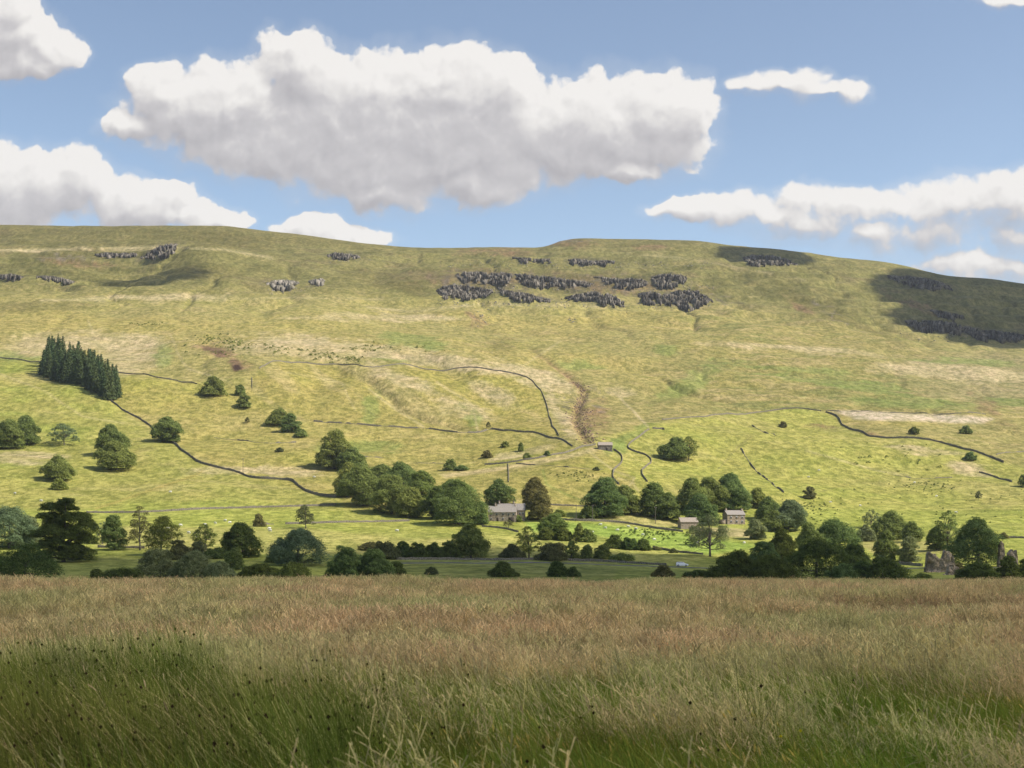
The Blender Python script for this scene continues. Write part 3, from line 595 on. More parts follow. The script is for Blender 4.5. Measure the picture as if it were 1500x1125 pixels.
WALLS = [
 ("short stretch of stone wall meeting the conifer block from the left edge", [(-20, 521), (0, 524), (30, 527), (62, 531)], 1.5, 0),
 ("pale stone wall running right from the conifer block to the bushy gully", [(153, 544), (192, 548), (227, 553), (267, 560), (292, 564)], 1.6, 0),
 ("long dark wall winding down from the conifer block past the lone oak to the wood", [(160, 585), (173, 596), (192, 607), (213, 619), (224, 628), (253, 649), (267, 661), (293, 679), (320, 686), (352, 692), (369, 701), (400, 702), (427, 703), (438, 713), (451, 721), (467, 727), (499, 729)], 2.2, 0),
 ("broken remnant of wall crossing the slope left of the slanting scrub", [(309, 640), (330, 643), (368, 647), (393, 650), (438, 648)], 1.3, 0.35),
 ("short upright wall end beside the quarry pits", [(369, 552), (369, 569)], 1.1, 0),
 ("long wall curving over the moor enclosure and down to the stream gill", [(379, 541), (390, 534), (403, 529), (438, 531), (475, 535), (491, 533), (534, 538), (606, 536), (670, 539), (723, 543), (750, 547), (764, 550), (780, 557), (793, 573), (799, 587), (804, 608), (809, 625), (819, 639)], 1.7, 0),
 ("wall with gaps along the foot of the ridged moor enclosure", [(455, 617), (465, 618), (515, 621), (547, 624), (567, 625), (611, 627), (643, 630), (673, 635), (710, 633), (715, 628), (739, 630)], 1.8, 0.2),
 ("dark wall dropping right to the stream below the long curving wall", [(719, 628), (753, 632), (793, 636), (820, 643), (840, 655)], 1.8, 0),
 ("faint low wall on the slope above the wood", [(521, 668), (563, 671)], 1.1, 0.2),
 ("low tumbled wall left of the pair of bushes above the wood", [(610, 678), (650, 679)], 1.2, 0.2),
 ("wall along the pale spur rising to the field barn", [(705, 681), (745, 678), (793, 671), (833, 663), (860, 653), (876, 651)], 1.6, 0),
 ("short wall running straight down the slope to the farmhouse trees", [(744, 679), (745, 693), (745, 707)], 1.0, 0),
 ("broken wall across the yellow field below the spur", [(753, 679), (788, 681), (820, 684), (860, 688), (887, 687)], 1.0, 0.3),
 ("wall curling down from the field barn to the big round tree", [(897, 658), (911, 667), (912, 675), (899, 688), (897, 700), (908, 711)], 1.8, 0),
 ("wall winding down beside the green gully right of the field barn", [(952, 629), (932, 643), (919, 653), (920, 660), (945, 665), (956, 675), (940, 688), (941, 697), (949, 707)], 1.8, 0),
 ("short sheepfold wall at the top of the green gully", [(956, 628), (972, 629), (973, 630)], 2.0, 0),
 ("intake wall running right from the green gully along the moor edge", [(967, 616), (993, 613), (1033, 611), (1073, 607), (1100, 605), (1140, 600), (1172, 598), (1207, 603)], 1.6, 0),
 ("dark zigzag wall below the long pale scree strip", [(1207, 603), (1225, 608), (1237, 625), (1281, 641), (1332, 642), (1356, 644), (1393, 652), (1420, 660), (1444, 667), (1473, 679)], 2.2, 0),
 ("thin wall along the upper edge of the pale scree strip", [(1207, 601), (1260, 603), (1332, 605), (1400, 607), (1447, 608)], 1.2, 0.1),
 ("broken wall slanting down the middle of the right-hand pasture", [(1100, 623), (1116, 631), (1137, 639)], 1.6, 0.25),
 ("tumbled wall below the pair of hillside trees", [(1084, 656), (1092, 668), (1100, 681), (1111, 693), (1132, 709), (1149, 723)], 1.6, 0.3),
 ("dark length of wall near the right edge of the pasture", [(1431, 691), (1455, 697), (1484, 707)], 1.6, 0),
 ("faint bank and wall in the middle of the right-hand pasture", [(1295, 693), (1329, 700), (1399, 699)], 0.8, 0.2),
 ("faint wall at the far right edge of the moor", [(1457, 667), (1500, 661), (1540, 658)], 1.0, 0.1),
 ("long wall across the bottom of the left pasture to the wood", [(120, 751), (213, 751), (320, 745), (400, 743), (430, 742), (499, 740)], 1.5, 0),
 ("valley wall from the small open tree to the foot of the wood", [(411, 768), (462, 767), (537, 765), (606, 763)], 1.5, 0),
 ("short length of wall left of the small open tree", [(371, 769), (401, 768)], 1.4, 0.1),
 ("roadside wall along the valley bottom in front of the hedges", [(571, 820), (620, 820), (670, 820), (750, 821), (780, 819.5), (860, 822), (940, 826), (985, 829)], 1.3, 0),
 ("stone wall below the farmhouse garden", [(700, 771), (745, 775), (761, 780)], 1.3, 0),
 ("dark wall falling right from the long clipped hedge", [(953, 801), (991, 809), (1036, 813)], 1.3, 0),
 ("lane wall from the farmhouse to the gabled barn", [(807, 760), (850, 764), (908, 765), (940, 771), (1007, 780)], 1.6, 0),
 ("short dark wall left of the round sycamores", [(804, 740), (830, 741), (855, 742)], 1.1, 0.1),
 ("dark wall under the row of trees in the left valley field", [(136, 802), (180, 803), (221, 804)], 1.4, 0),
 ("low wall by the stream left of the ruined castle", [(1313, 826), (1335, 828), (1353, 830)], 1.6, 0),
 ("field wall at the right edge behind the ruined castle", [(1468, 788), (1485, 788), (1520, 789)], 1.4, 0),
]
for i, (lb, p, h, br) in enumerate(WALLS): wall(lb, p, h, br, seed=i)
m_road = simple("lane_tarmac", (0.14, 0.135, 0.13), (0.2, 0.19, 0.18), 0.3)
def ribbon(name, pts, wd, mat, lift=0.05):
    P = []
    W = [at(x, y) for x, y in pts]
    for a, c2 in zip(W[:-1], W[1:]):
        n = max(2, int(np.hypot(*(c2[:2] - a[:2])) / 2)); P += [a[:2] + (c2[:2] - a[:2]) * (i / n) for i in range(n)]
    P = np.array(P); t = np.gradient(P, axis=0); t /= np.linalg.norm(t, axis=1)[:, None]; nrm = np.stack([-t[:, 1], t[:, 0]], -1)
    L = P + nrm * wd / 2; Rr = P - nrm * wd / 2
    zz = np.array([max(ground_z(*a), ground_z(*c2), ground_z(*p)) + lift for a, c2, p in zip(L, Rr, P)])
    V = np.concatenate([np.c_[L, zz], np.c_[Rr, zz], np.c_[L, zz - 0.5], np.c_[Rr, zz - 0.5]]); n = len(P); i = np.arange(n - 1)
    F = np.concatenate([np.stack([i, n + i, n + i + 1, i + 1], -1), np.stack([2*n + i, i, i + 1, 2*n + i + 1], -1), np.stack([n + i, 3*n + i, 3*n + i + 1, n + i + 1], -1)])
    tag(link(name, fast_mesh(name, V, F, [mat])), kind='structure')
ribbon("road", [(560, 825), (700, 825), (780, 824), (860, 826), (940, 829), (1000, 831), (1100, 834), (1250, 836), (1320, 833), (1352, 832), (1500, 833)], 4.5, m_road)

# ------------------------------------------------------------------ thin summer haze
hm = bpy.data.materials.new("summer_haze"); hm.use_nodes = True; k = NT(hm.node_tree); k.n.clear()
ho = k.add('ShaderNodeOutputMaterial'); pv_ = k.add('ShaderNodeVolumePrincipled'); pv_.inputs['Color'].default_value = (0.90, 0.94, 1.0, 1); pv_.inputs['Density'].default_value = 0.00005; pv_.inputs['Anisotropy'].default_value = 0.2
k.l.new(pv_.outputs[0], ho.inputs['Volume'])
V, F = [(x, y, z) for x in (-17000, 17000) for y in (-17000, 17000) for z in (-1900, 640)], [(0, 1, 3, 2), (4, 6, 7, 5), (0, 4, 5, 1), (2, 3, 7, 6), (0, 2, 6, 4), (1, 5, 7, 3)]
V = [(x, y, z if z > 0 else -20) for x, y, z in V]
tag(link("haze", fast_mesh("haze", np.array(V), np.array(F), [hm])), kind='stuff')

# ------------------------------------------------------------------ trees
def leaf_mat(name, dark, light, trans=0.45):
    m = bpy.data.materials.new(name); m.use_nodes = True; k = NT(m.node_tree); k.n.clear()
    out = k.add('ShaderNodeOutputMaterial'); b = k.add('ShaderNodeBsdfPrincipled'); t = k.add('ShaderNodeBsdfTranslucent'); mx = k.add('ShaderNodeMixShader')
    a = k.add('ShaderNodeAttribute', attribute_name='tone'); oi = k.add('ShaderNodeObjectInfo')
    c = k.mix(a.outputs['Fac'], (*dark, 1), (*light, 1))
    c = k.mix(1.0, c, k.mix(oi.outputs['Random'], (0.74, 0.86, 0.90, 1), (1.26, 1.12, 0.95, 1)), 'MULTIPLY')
    k.l.new(c, b.inputs['Base Color']); b.inputs['Roughness'].default_value = 0.75; b.inputs['Specular IOR Level'].default_value = 0.04
    k.l.new(c, t.inputs['Color']); mx.inputs[0].default_value = trans
    k.l.new(b.outputs[0], mx.inputs[1]); k.l.new(t.outputs[0], mx.inputs[2]); k.l.new(mx.outputs[0], out.inputs[0]); return m
LM = {
 'dark':  leaf_mat("leaf_dark", (0.058, 0.080, 0.020), (0.190, 0.235, 0.062)),
 'mid':   leaf_mat("leaf_green", (0.095, 0.130, 0.034), (0.320, 0.370, 0.115)),
 'grey':  leaf_mat("leaf_grey_green", (0.125, 0.155, 0.066), (0.320, 0.360, 0.175)),
 'fresh': leaf_mat("leaf_fresh", (0.110, 0.145, 0.034), (0.320, 0.370, 0.105)),
 'brown': leaf_mat("leaf_brownish", (0.095, 0.098, 0.036), (0.260, 0.250, 0.100)),
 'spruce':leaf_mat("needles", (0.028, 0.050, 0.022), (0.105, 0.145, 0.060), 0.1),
}
m_bark = simple("bark", (0.06, 0.05, 0.04), (0.17, 0.145, 0.12), 2.5, 0.95, 0.5)
m_barkp = simple("pale_bark", (0.16, 0.14, 0.11), (0.32, 0.29, 0.24), 2.5, 0.95, 0.5)
def tube(P, Rad, n=6):
    P = np.array(P, float); V = []
    for i, p in enumerate(P):
        t = P[min(i+1, len(P)-1)] - P[max(i-1, 0)]; t /= np.linalg.norm(t) + 1e-9
        a = np.cross(t, [0.3, 0.9, 0.1]); a /= np.linalg.norm(a); b_ = np.cross(t, a)
        for q in range(n): an = 2*np.pi*q/n; V.append(p + Rad[i] * (a*math.cos(an) + b_*math.sin(an)))
    F = [(i*n + q, i*n + (q+1) % n, (i+1)*n + (q+1) % n, (i+1)*n + q) for i in range(len(P)-1) for q in range(n)]
    return np.array(V), np.array(F)
def merge(parts):
    Vs, Fs, o = [], [], 0
    for v, f in parts: Vs.append(v); Fs.append(f + o); o += len(v)
    return np.concatenate(Vs), np.concatenate(Fs)
def leaves(P, N, size, r, asp=1.35):
    """leaf clumps: one small quad at each point, facing roughly along N"""
    n = len(P); N = N + r.normal(0, 0.55, (n, 3)); N /= np.linalg.norm(N, axis=1)[:, None]
    a = np.cross(N, r.normal(0, 1, (n, 3))); a /= np.linalg.norm(a, axis=1)[:, None]; b_ = np.cross(N, a)
    s = size * r.uniform(0.55, 1.2, n)[:, None] * 0.5; l = s * r.uniform(1.0, asp, n)[:, None]
    V = np.stack([P - a*l, P - b_*s*0.8 + N*s*0.2, P + a*l, P + b_*s*0.8 - N*s*0.2], 1).reshape(-1, 3)
    return V, np.arange(4*n).reshape(n, 4)
def crown(w, h, leaf, r, style):
    """lobed crown standing on z=0: returns leaf verts, faces, tone, lobes"""
    lobes = []
    if style == 'round':   n, z0, rr = 26, 0.05, (0.17, 0.27)
    elif style == 'open':  n, z0, rr = 24, 0.16, (0.12, 0.19)
    elif style == 'bush':  n, z0, rr = 18, 0.0, (0.15, 0.26)
    elif style == 'sparse':n, z0, rr = 20, 0.18, (0.09, 0.15)
    elif style == 'tiers': n, z0, rr = 46, 0.03, (0.12, 0.20)
    elif style == 'tall':  n, z0, rr = 22, 0.06, (0.18, 0.28)
    asym = r.uniform(-0.08, 0.08) * w
    k0 = r.uniform(0, 6.28)
    for i in range(n):
        f = (i + 0.5) / n; th = i * 2.399 + k0 + r.normal(0, 0.3); zf = 1 - f * (1 - z0)
        t = (zf - z0) / (1 - z0)
        if style == 'bush': prof = math.sqrt(max(0, 1 - (t * 0.93) ** 2.2))
        elif style == 'tiers': prof = [0.62, 0.85, 0.95, 1.0, 1.0, 0.9][min(5, int((1 - t) * 6))]
        else: prof = max(0.3, math.sqrt(max(0.02, 1 - (1.55 * t - 0.52) ** 2)))
        rad = r.uniform(rr[0] * 0.72, rr[1] * 1.08) * w * (0.8 + 0.3 * prof)
        R_ = max(0, prof * w * 0.5 - rad * 0.85) * r.uniform(0.70, 1.22)
        if i % 4 == 3 and style not in ('open', 'sparse'): R_ *= 0.4
        zc = h * (z0 + (1 - z0) * t) - rad * (0.8 if t > 0.5 else (0.5 if style == 'bush' else 0.1)); zc = max(zc, rad * 0.15 if style == 'bush' else h * z0)
        lobes.append((asym * t + R_ * math.cos(th), R_ * math.sin(th), zc, rad, rad * (0.5 if style == 'tiers' else r.uniform(0.62, 0.9))))
    L = np.array(lobes); Ps, Ns, Ts = [], [], []
    dens = 1.75 if style in ('round', 'bush', 'tall', 'tiers') else 0.95
    for i, (x, y, z, ra, rz) in enumerate(L):
        m = int(min(2600, dens * 4 * math.pi * ra * (ra + rz) / 2 / (leaf * leaf * 0.62)))
        m = max(m, 16)
        d = r.normal(0, 1, (m, 3)); d /= np.linalg.norm(d, axis=1)[:, None]; d[:, 2] = np.where(d[:, 2] < -0.35, -d[:, 2], d[:, 2])
        b1 = fbm(d[:, 0] * 2.6 + i * 7 + d[:, 2] * 1.7, d[:, 1] * 2.6 + d[:, 2] * 2.1, 3, int(k0 * 1000) % 997 + i)
        rr_ = (0.86 + 0.42 * b1 + 0.10 * np.abs(r.normal(0, 1, m)) * r.choice([1, -2.2], m, p=[0.7, 0.3]))
        P = np.array([x, y, z]) + d * rr_[:, None] * np.array([ra, ra, rz])
        q = np.ones(m, bool)
        for j in range(len(L)):
            if j != i:
                e = (P - L[j, :3]) / np.array([L[j, 3], L[j, 3], L[j, 4]]); q &= (e * e).sum(1) > 0.42
        if style in ('open', 'sparse'): q &= b1 > -0.28
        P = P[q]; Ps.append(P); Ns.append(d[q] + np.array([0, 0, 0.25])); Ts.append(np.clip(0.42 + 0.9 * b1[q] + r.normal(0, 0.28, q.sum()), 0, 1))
    P = np.concatenate(Ps); N = np.concatenate(Ns); T = np.concatenate(Ts)
    zmin = 0.05 if style == 'bush' else h * z0 * 0.6
    P[:, 2] = np.maximum(P[:, 2], zmin + r.uniform(0, 0.4, len(P)))
    V, F = leaves(P, N, leaf, r)
    return V, F, np.repeat(T, 4), L
def trunk_mesh(w, h, L, r, style):
    tr = max(0.10, 0.022 * h + 0.01 * w) * (0.8 if style in ('open', 'sparse') else 1); parts = []
    zt = h * (0.72 if style != 'bush' else 0.5); top = np.array([L[0, 0] * 0.3, 0, zt])
    n = 6; pts = [np.array([0, 0, -0.6])] + [np.array([top[0] * (q/n)**1.5 + r.normal(0, 0.02*h*(q > 1)) * 0.5, r.normal(0, 0.01*h), zt * q / n]) for q in range(0, n + 1)]
    parts.append(tube(pts, [tr*1.25, tr*1.15] + [tr * (1 - 0.75 * q / n) for q in range(1, n + 1)]))
    for (x, y, z, ra, rz) in L[::2 if style != 'sparse' else 1]:
        q = r.uniform(0.25, 0.6); s = np.array([top[0] * q, 0, min(zt * q, z * 0.8)]); e = np.array([x, y, z]); mid_ = (s + e) / 2 + np.array([0, 0, -0.06 * h * r.uniform(-0.5, 1)])
        parts.append(tube([s, mid_, e], [tr * 0.42, tr * 0.26, tr * 0.08], 4))
        if style in ('sparse', 'open'):
            for _ in range(3):
                e2 = e + r.normal(0, 1, 3) * ra * np.array([0.9, 0.9, 0.7]); parts.append(tube([mid_, (mid_ + e2) / 2 + r.normal(0, .1, 3), e2], [tr * 0.2, tr * 0.12, tr * 0.04], 3))
    return merge(parts)
def tree(px, py, wpx, hpx, style, mat, label, group=None, cat=None, name=None, bark=None, sink=0.0, ymin=330., seed=[100]):
    seed[0] += 1; r = np.random.default_rng(seed[0]); p = at(px, py, ymin); Y = p[1]
    w = wpx * 1.1 * Y / FPX; h = hpx * 1.04 * Y / FPX; leaf = max(0.26, Y * 0.00078)
    if style in ('sparse', 'open'): leaf *= 0.85
    cat = cat or ('bush' if style == 'bush' else 'tree'); name = name or {'round': 'broadleaf_tree', 'tall': 'broadleaf_tree', 'open': 'open_tree', 'sparse': 'thin_tree', 'bush': 'bush', 'tiers': 'spreading_tree'}[style]
    o = empty(name, (p[0], p[1], p[2] - sink), r.uniform(0, 0.1)); tag(o, label, cat, group)
    V, F, T, L = crown(w, h, leaf, r, style)
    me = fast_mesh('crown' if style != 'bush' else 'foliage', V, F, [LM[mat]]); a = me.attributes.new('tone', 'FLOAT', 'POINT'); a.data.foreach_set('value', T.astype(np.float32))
    link('crown' if style != 'bush' else 'foliage', me, o)
    V, F = trunk_mesh(w, h, L, r, style)
    link('trunk' if style != 'bush' else 'stem', fast_mesh('trunk', V, F, [bark or m_bark], True), o)
    return o
TREES = [
 # left valley bottom
 (93, 823, 88, 94, 'tiers', 'dark', "biggest darkest spreading tree, at the left of the valley floor", None),
 (14, 803, 74, 60, 'round', 'grey', "pale grey-green tree at the left edge beside the biggest dark tree", None),
 (44, 800, 40, 44, 'round', 'grey', "smaller grey-green tree tucked against the biggest dark tree", None),
 (36, 848, 104, 52, 'bush', 'dark', "big dark bush in the bottom left corner above the meadow", None),
 (-14, 846, 40, 44, 'bush', 'dark', "dark bush cut by the left edge above the meadow", None),
 (168, 806, 34, 52, 'tall', 'mid', "slim leafy tree, first in the row right of the biggest dark tree", None),
 (205, 806, 32, 64, 'open', 'brown', "tall see-through tree with visible trunk, second in the row", None),
 (150, 797, 22, 32, 'sparse', 'grey', "thin pale sapling behind the row left of the slim leafy tree", None),
 (236, 814, 50, 58, 'open', 'dark', "dark rounded tree, third in the row beside the see-through tree", None),
 (262, 820, 34, 30, 'bush', 'brown', "brownish bush at the foot of the third tree in the row", None),
 (301, 808, 34, 40, 'open', 'dark', "small dark umbrella-shaped tree standing alone in the left fields", None),
 (290, 814, 26, 22, 'bush', 'brown', "low brown bush under the small umbrella-shaped tree", None),
 (318, 818, 40, 16, 'bush', 'dark', "low dark scrub right of the umbrella-shaped tree", None),
 (355, 817, 50, 52, 'round', 'dark', "dark tree with a pale trunk in the left fields", None),
 (334, 812, 26, 32, 'bush', 'dark', "dark shrub leaning on the tree with the pale trunk", None),
 (342, 834, 32, 32, 'bush', 'mid', "round green bush in front of the tree with the pale trunk", None),
 (236, 846, 70, 42, 'bush', 'grey', "large grey-green willow bush at the meadow edge, left part", None),
 (280, 847, 66, 40, 'bush', 'grey', "large grey-green willow bush at the meadow edge, right part", None),
 (320, 848, 50, 26, 'bush', 'grey', "lower grey-green willow bush at the right end of the willows", None),
 (180, 848, 50, 12, 'bush', 'dark', "flat dark scrub left of the willow bushes", None),
 (143, 847, 26, 14, 'bush', 'dark', "small dark scrub poking up between the corner bush and the willows", None),
 (380, 771, 18, 18, 'bush', 'brown', "small round hawthorn in the lit valley field", None),
 (448, 774, 27, 34, 'open', 'brown', "small open tree on the wall in the lit valley field", None),
 (436, 828, 74, 54, 'round', 'grey', "broad grey-green tree left of the valley centre", None),
 (414, 824, 40, 36, 'bush', 'dark', "dark low tree at the left side of the broad grey-green tree", None),
 (380, 847, 60, 22, 'bush', 'dark', "dark low bushes below the broad grey-green tree, left", None),
 (432, 848, 60, 24, 'bush', 'dark', "dark low bushes below the broad grey-green tree, right", None),
 (506, 844, 52, 44, 'bush', 'mid', "large leafy green bush at the meadow edge, left of the gap", None),
 (548, 844, 56, 38, 'bush', 'mid', "second large leafy green bush with drooping branches, beside the gap", None),
 (582, 843, 30, 22, 'bush', 'dark', "small dark bush at the right end of the leafy bushes", None),
 (562, 819, 44, 26, 'bush', 'brown', "brownish rounded thorn bush behind the leafy bushes", None),
 (542, 806, 30, 12, 'bush', 'brown', "flat brown thicket top above the brownish thorn bush", None),
 (590, 817, 30, 24, 'bush', 'dark', "first bush of the dark hedge in the valley centre", 'hedge bushes'),
 (612, 818, 34, 23, 'bush', 'dark', "second bush of the dark hedge in the valley centre", 'hedge bushes'),
 (636, 818, 34, 23, 'bush', 'dark', "third bush of the dark hedge in the valley centre", 'hedge bushes'),
 (660, 818, 32, 25, 'bush', 'dark', "fourth bush of the dark hedge, against the round tree", 'hedge bushes'),
 (690, 817, 50, 50, 'round', 'mid', "round dome-shaped tree at the right end of the dark hedge", None),
 # the wood left of the farmhouse
 (490, 687, 46, 56, 'round', 'mid', "upper left tree of the wood, standing highest on the slope", 'trees of the wood by the farmhouse'),
 (478, 683, 26, 30, 'round', 'dark', "dark low tree at the left foot of the highest wood tree", 'trees of the wood by the farmhouse'),
 (514, 690, 42, 34, 'round', 'mid', "tree just right of the highest wood tree", 'trees of the wood by the farmhouse'),
 (508, 728, 40, 50, 'round', 'mid', "leftmost tree along the front of the wood", 'trees of the wood by the farmhouse'),
 (532, 741, 60, 60, 'round', 'mid', "broad wood tree at the end of the winding wall", 'trees of the wood by the farmhouse'),
 (556, 716, 50, 36, 'round', 'mid', "wood tree showing behind the winding wall's end", 'trees of the wood by the farmhouse'),
 (592, 722, 66, 44, 'round', 'mid', "rounded wood tree on the upper edge in the middle", 'trees of the wood by the farmhouse'),
 (574, 753, 60, 58, 'round', 'mid', "front middle tree of the wood", 'trees of the wood by the farmhouse'),
 (618, 745, 56, 56, 'round', 'fresh', "lighter green tree in the wood, left of the largest", 'trees of the wood by the farmhouse'),
 (600, 758, 44, 44, 'round', 'mid', "small front tree of the wood throwing shade on the field", 'trees of the wood by the farmhouse'),
 (640, 760, 44, 46, 'round', 'dark', "dark tree at the left shoulder of the largest wood tree", 'trees of the wood by the farmhouse'),
 (672, 768, 76, 64, 'round', 'mid', "largest domed tree, at the right front of the wood", 'trees of the wood by the farmhouse'),
 (700, 768, 30, 32, 'bush', 'mid', "low right skirt tree of the wood against the farmhouse", 'trees of the wood by the farmhouse'),
 (664, 742, 56, 40, 'round', 'fresh', "tree behind the largest domed one in the wood", 'trees of the wood by the farmhouse'),
 (732, 739, 38, 36, 'round', 'mid', "round tree directly above the farmhouse roof", None),
 (783, 744, 38, 44, 'round', 'brown', "brownish upper tree right of the farmhouse roof", None),
 (791, 762, 36, 42, 'round', 'brown', "brownish lower tree at the right end of the farmhouse", None),
 (757, 764, 16, 10, 'bush', 'fresh', "garden shrub in front of the farmhouse", None),
 (745, 773, 14, 12, 'sparse', 'brown', "tiny thin tree in front of the farmhouse lawn", None),
 (818, 756, 20, 10, 'bush', 'fresh', "low garden hedge right of the farmhouse", None),
 # hedges in the middle of the valley floor
 (810, 786, 42, 34, 'round', 'fresh', "bushy green tree at the left end of the middle hedge", None),
 (800, 790, 30, 16, 'bush', 'dark', "dark bush under the bushy green hedge tree", None),
 (824, 791, 30, 18, 'bush', 'dark', "dark low hedge bush right of the bushy green tree", None),
 (848, 793, 16, 26, 'tall', 'mid', "small upright tree in the middle hedge", None),
 (862, 794, 24, 20, 'bush', 'mid', "rounded end bush of the middle hedge", None),
 (902, 803, 26, 20, 'bush', 'dark', "left bush of the long dark hedge by the emerald field", 'dark hedge by the emerald field'),
 (922, 805, 28, 18, 'bush', 'dark', "middle bush of the long dark hedge by the emerald field", 'dark hedge by the emerald field'),
 (942, 806, 26, 17, 'bush', 'dark', "right bush of the long dark hedge by the emerald field", 'dark hedge by the emerald field'),
 (962, 806, 14, 5, 'bush', 'brown', "tiny tail of scrub after the long dark hedge", None),
 (986, 810, 12, 7, 'bush', 'brown', "little isolated shrub on the dark falling wall", None),
 (775, 817, 34, 46, 'open', 'fresh', "slender see-through tree by the roadside wall", None),
 (750, 817, 34, 20, 'bush', 'brown', "ragged brown bush left of the slender roadside tree", None),
 (804, 821, 46, 26, 'bush', 'brown', "smooth domed bush on the roadside wall", None),
 (818, 806, 22, 12, 'bush', 'brown', "small brown bush behind the domed roadside bush", None),
 (837, 818, 22, 26, 'bush', 'mid', "upright rounded bush right of the domed roadside bush", None),
 (860, 818, 22, 20, 'bush', 'mid', "left one of the twin roadside bushes", None),
 (882, 818, 26, 22, 'bush', 'mid', "right one of the twin roadside bushes", None),
 (910, 821, 36, 8, 'bush', 'fresh', "low spreading green scrub right of the twin bushes", None),
 (738, 845, 40, 22, 'bush', 'dark', "dark bush alone at the meadow edge, below the round dome tree", None),
 (817, 845, 32, 22, 'bush', 'dark', "dark bush alone at the meadow edge, below the domed roadside bush", None),
 (840, 845, 22, 15, 'bush', 'dark', "lower dark lobe beside the lone meadow-edge bush", None),
 (970, 845, 30, 18, 'bush', 'brown', "brownish bush at the meadow edge below the white car", None),
 (632, 842, 18, 12, 'bush', 'brown', "small ragged bush on the shaded bank left of centre", None),
 # round trees and wood right of centre
 (885, 757, 56, 56, 'round', 'mid', "large round sycamore, left of the pair above the emerald field", None),
 (916, 753, 42, 42, 'round', 'mid', "smaller sycamore against the right side of the large round one", None),
 (860, 760, 30, 18, 'bush', 'dark', "low bushes at the left foot of the large round sycamore", None),
 (957, 757, 46, 50, 'round', 'mid', "round tree standing alone between the two groups, left half", None),
 (978, 761, 34, 40, 'round', 'mid', "right shoulder of the lone round tree between the groups", None),
 (1012, 752, 46, 52, 'round', 'mid', "left end tree of the wood above the gabled barn", 'wood above the barn'),
 (1040, 748, 46, 48, 'round', 'mid', "middle tree of the wood above the gabled barn", 'wood above the barn'),
 (1068, 738, 48, 44, 'round', 'mid', "highest right-hand tree of the wood above the gabled barn", 'wood above the barn'),
 (1072, 748, 46, 42, 'round', 'mid', "tree in front of the highest one in the wood above the barn", 'wood above the barn'),
 (1028, 768, 44, 44, 'round', 'mid', "front tree hanging over the gabled barn", 'wood above the barn'),
 (988, 673, 42, 33, 'round', 'mid', "left of the pair of trees on the right-hand hillside", None),
 (1009, 675, 26, 36, 'open', 'mid', "slimmer right one of the pair of trees on the hillside", None),
 (1040, 815, 58, 62, 'sparse', 'grey', "pale half-bare willow with visible branches by the barn", None),
 (1024, 800, 30, 34, 'sparse', 'grey', "smaller half-bare willow left of the big one", None),
 (1108, 790, 30, 30, 'round', 'grey', "small pale round tree right of the stone house", None),
 (1110, 744, 30, 30, 'round', 'mid', "dark tree peeping out above the stone house", None),
 (1124, 762, 36, 34, 'round', 'mid', "tree between the stone house and the silver-leaved tree", None),
 (1155, 778, 54, 46, 'round', 'grey', "big silvery-leaved tree right of the stone house", None),
 (1133, 778, 34, 30, 'round', 'mid', "dark tree at the left foot of the silvery tree", None),
 # right valley bottom
 (1144, 826, 44, 50, 'round', 'dark', "dark upright tree below the silvery tree", None),
 (1118, 830, 44, 38, 'bush', 'mid', "bush between the half-bare willow and the dark upright tree", None),
 (1080, 846, 80, 40, 'bush', 'dark', "dark mass of bush at the meadow edge under the willow", 'dark thicket at the meadow edge'),
 (1130, 847, 70, 36, 'bush', 'dark', "dark bush at the meadow edge under the dark upright tree", 'dark thicket at the meadow edge'),
 (1022, 846, 40, 12, 'bush', 'dark', "low dark tail at the left end of the thicket", None),
 (1186, 812, 40, 46, 'round', 'mid', "green tree right of the dark upright tree", None),
 (1222, 810, 66, 48, 'round', 'mid', "broad crowned green tree over the dark thicket", None),
 (1196, 846, 84, 56, 'round', 'dark', "deep green low tree with dark trunk at the meadow edge", 'dark thicket at the meadow edge'),
 (1250, 838, 50, 40, 'round', 'dark', "dark tree right of the deep green low tree", 'dark thicket at the meadow edge'),
 (1236, 848, 50, 22, 'bush', 'mid', "light green low bush in front of the dark thicket", None),
 (1294, 848, 70, 32, 'bush', 'dark', "dark low bush at the right end of the thicket", None),
 (1264, 848, 40, 26, 'bush', 'dark', "dark bush between the light green bush and the thicket's end", None),
 (1269, 793, 26, 24, 'round', 'grey', "small dull grey-green tree behind the thicket", None),
 (1276, 773, 26, 26, 'sparse', 'grey', "faint bare-looking tree above the grey-green tree", None),
 (1306, 790, 50, 40, 'round', 'mid', "rounded tree in front of the right-hand pasture", None),
 (1337, 794, 28, 30, 'round', 'mid', "small tree joined to the right of the rounded one", None),
 (1298, 822, 34, 44, 'round', 'mid', "upright bushy tree left of the stream gap", None),
 (1331, 822, 34, 36, 'bush', 'grey', "pale drooping bush beside the stream gap", None),
 (1388, 806, 34, 58, 'open', 'mid', "tall open tree with tufted top behind the ruin", None),
 (1372, 806, 30, 34, 'round', 'fresh', "light green tree left of the tufted one behind the ruin", None),
 (1433, 830, 72, 70, 'round', 'mid', "large dark tree growing against the ruined castle", None),
 (1404, 838, 26, 14, 'bush', 'brown', "brown scrub at the foot of the ruin", None),
 (1432, 848, 70, 24, 'bush', 'dark', "low dark bush under the large castle tree", None),
 (1478, 848, 36, 34, 'bush', 'dark', "dark bush in front of the leaning ruin pillar", None),
 (1506, 847, 30, 30, 'bush', 'dark', "dark bush cut by the right edge", None),
 (1352, 847, 24, 6, 'bush', 'mid', "very low green scrub in the gap before the ruin", None),
 (1470, 789, 12, 9, 'bush', 'brown', "tiny shrub on the field wall at the right edge", None),
 # small trees on the right-hand hill
 (1186, 730, 20, 18, 'bush', 'brown', "leaning grey thorn bush in the right-hand pasture", None),
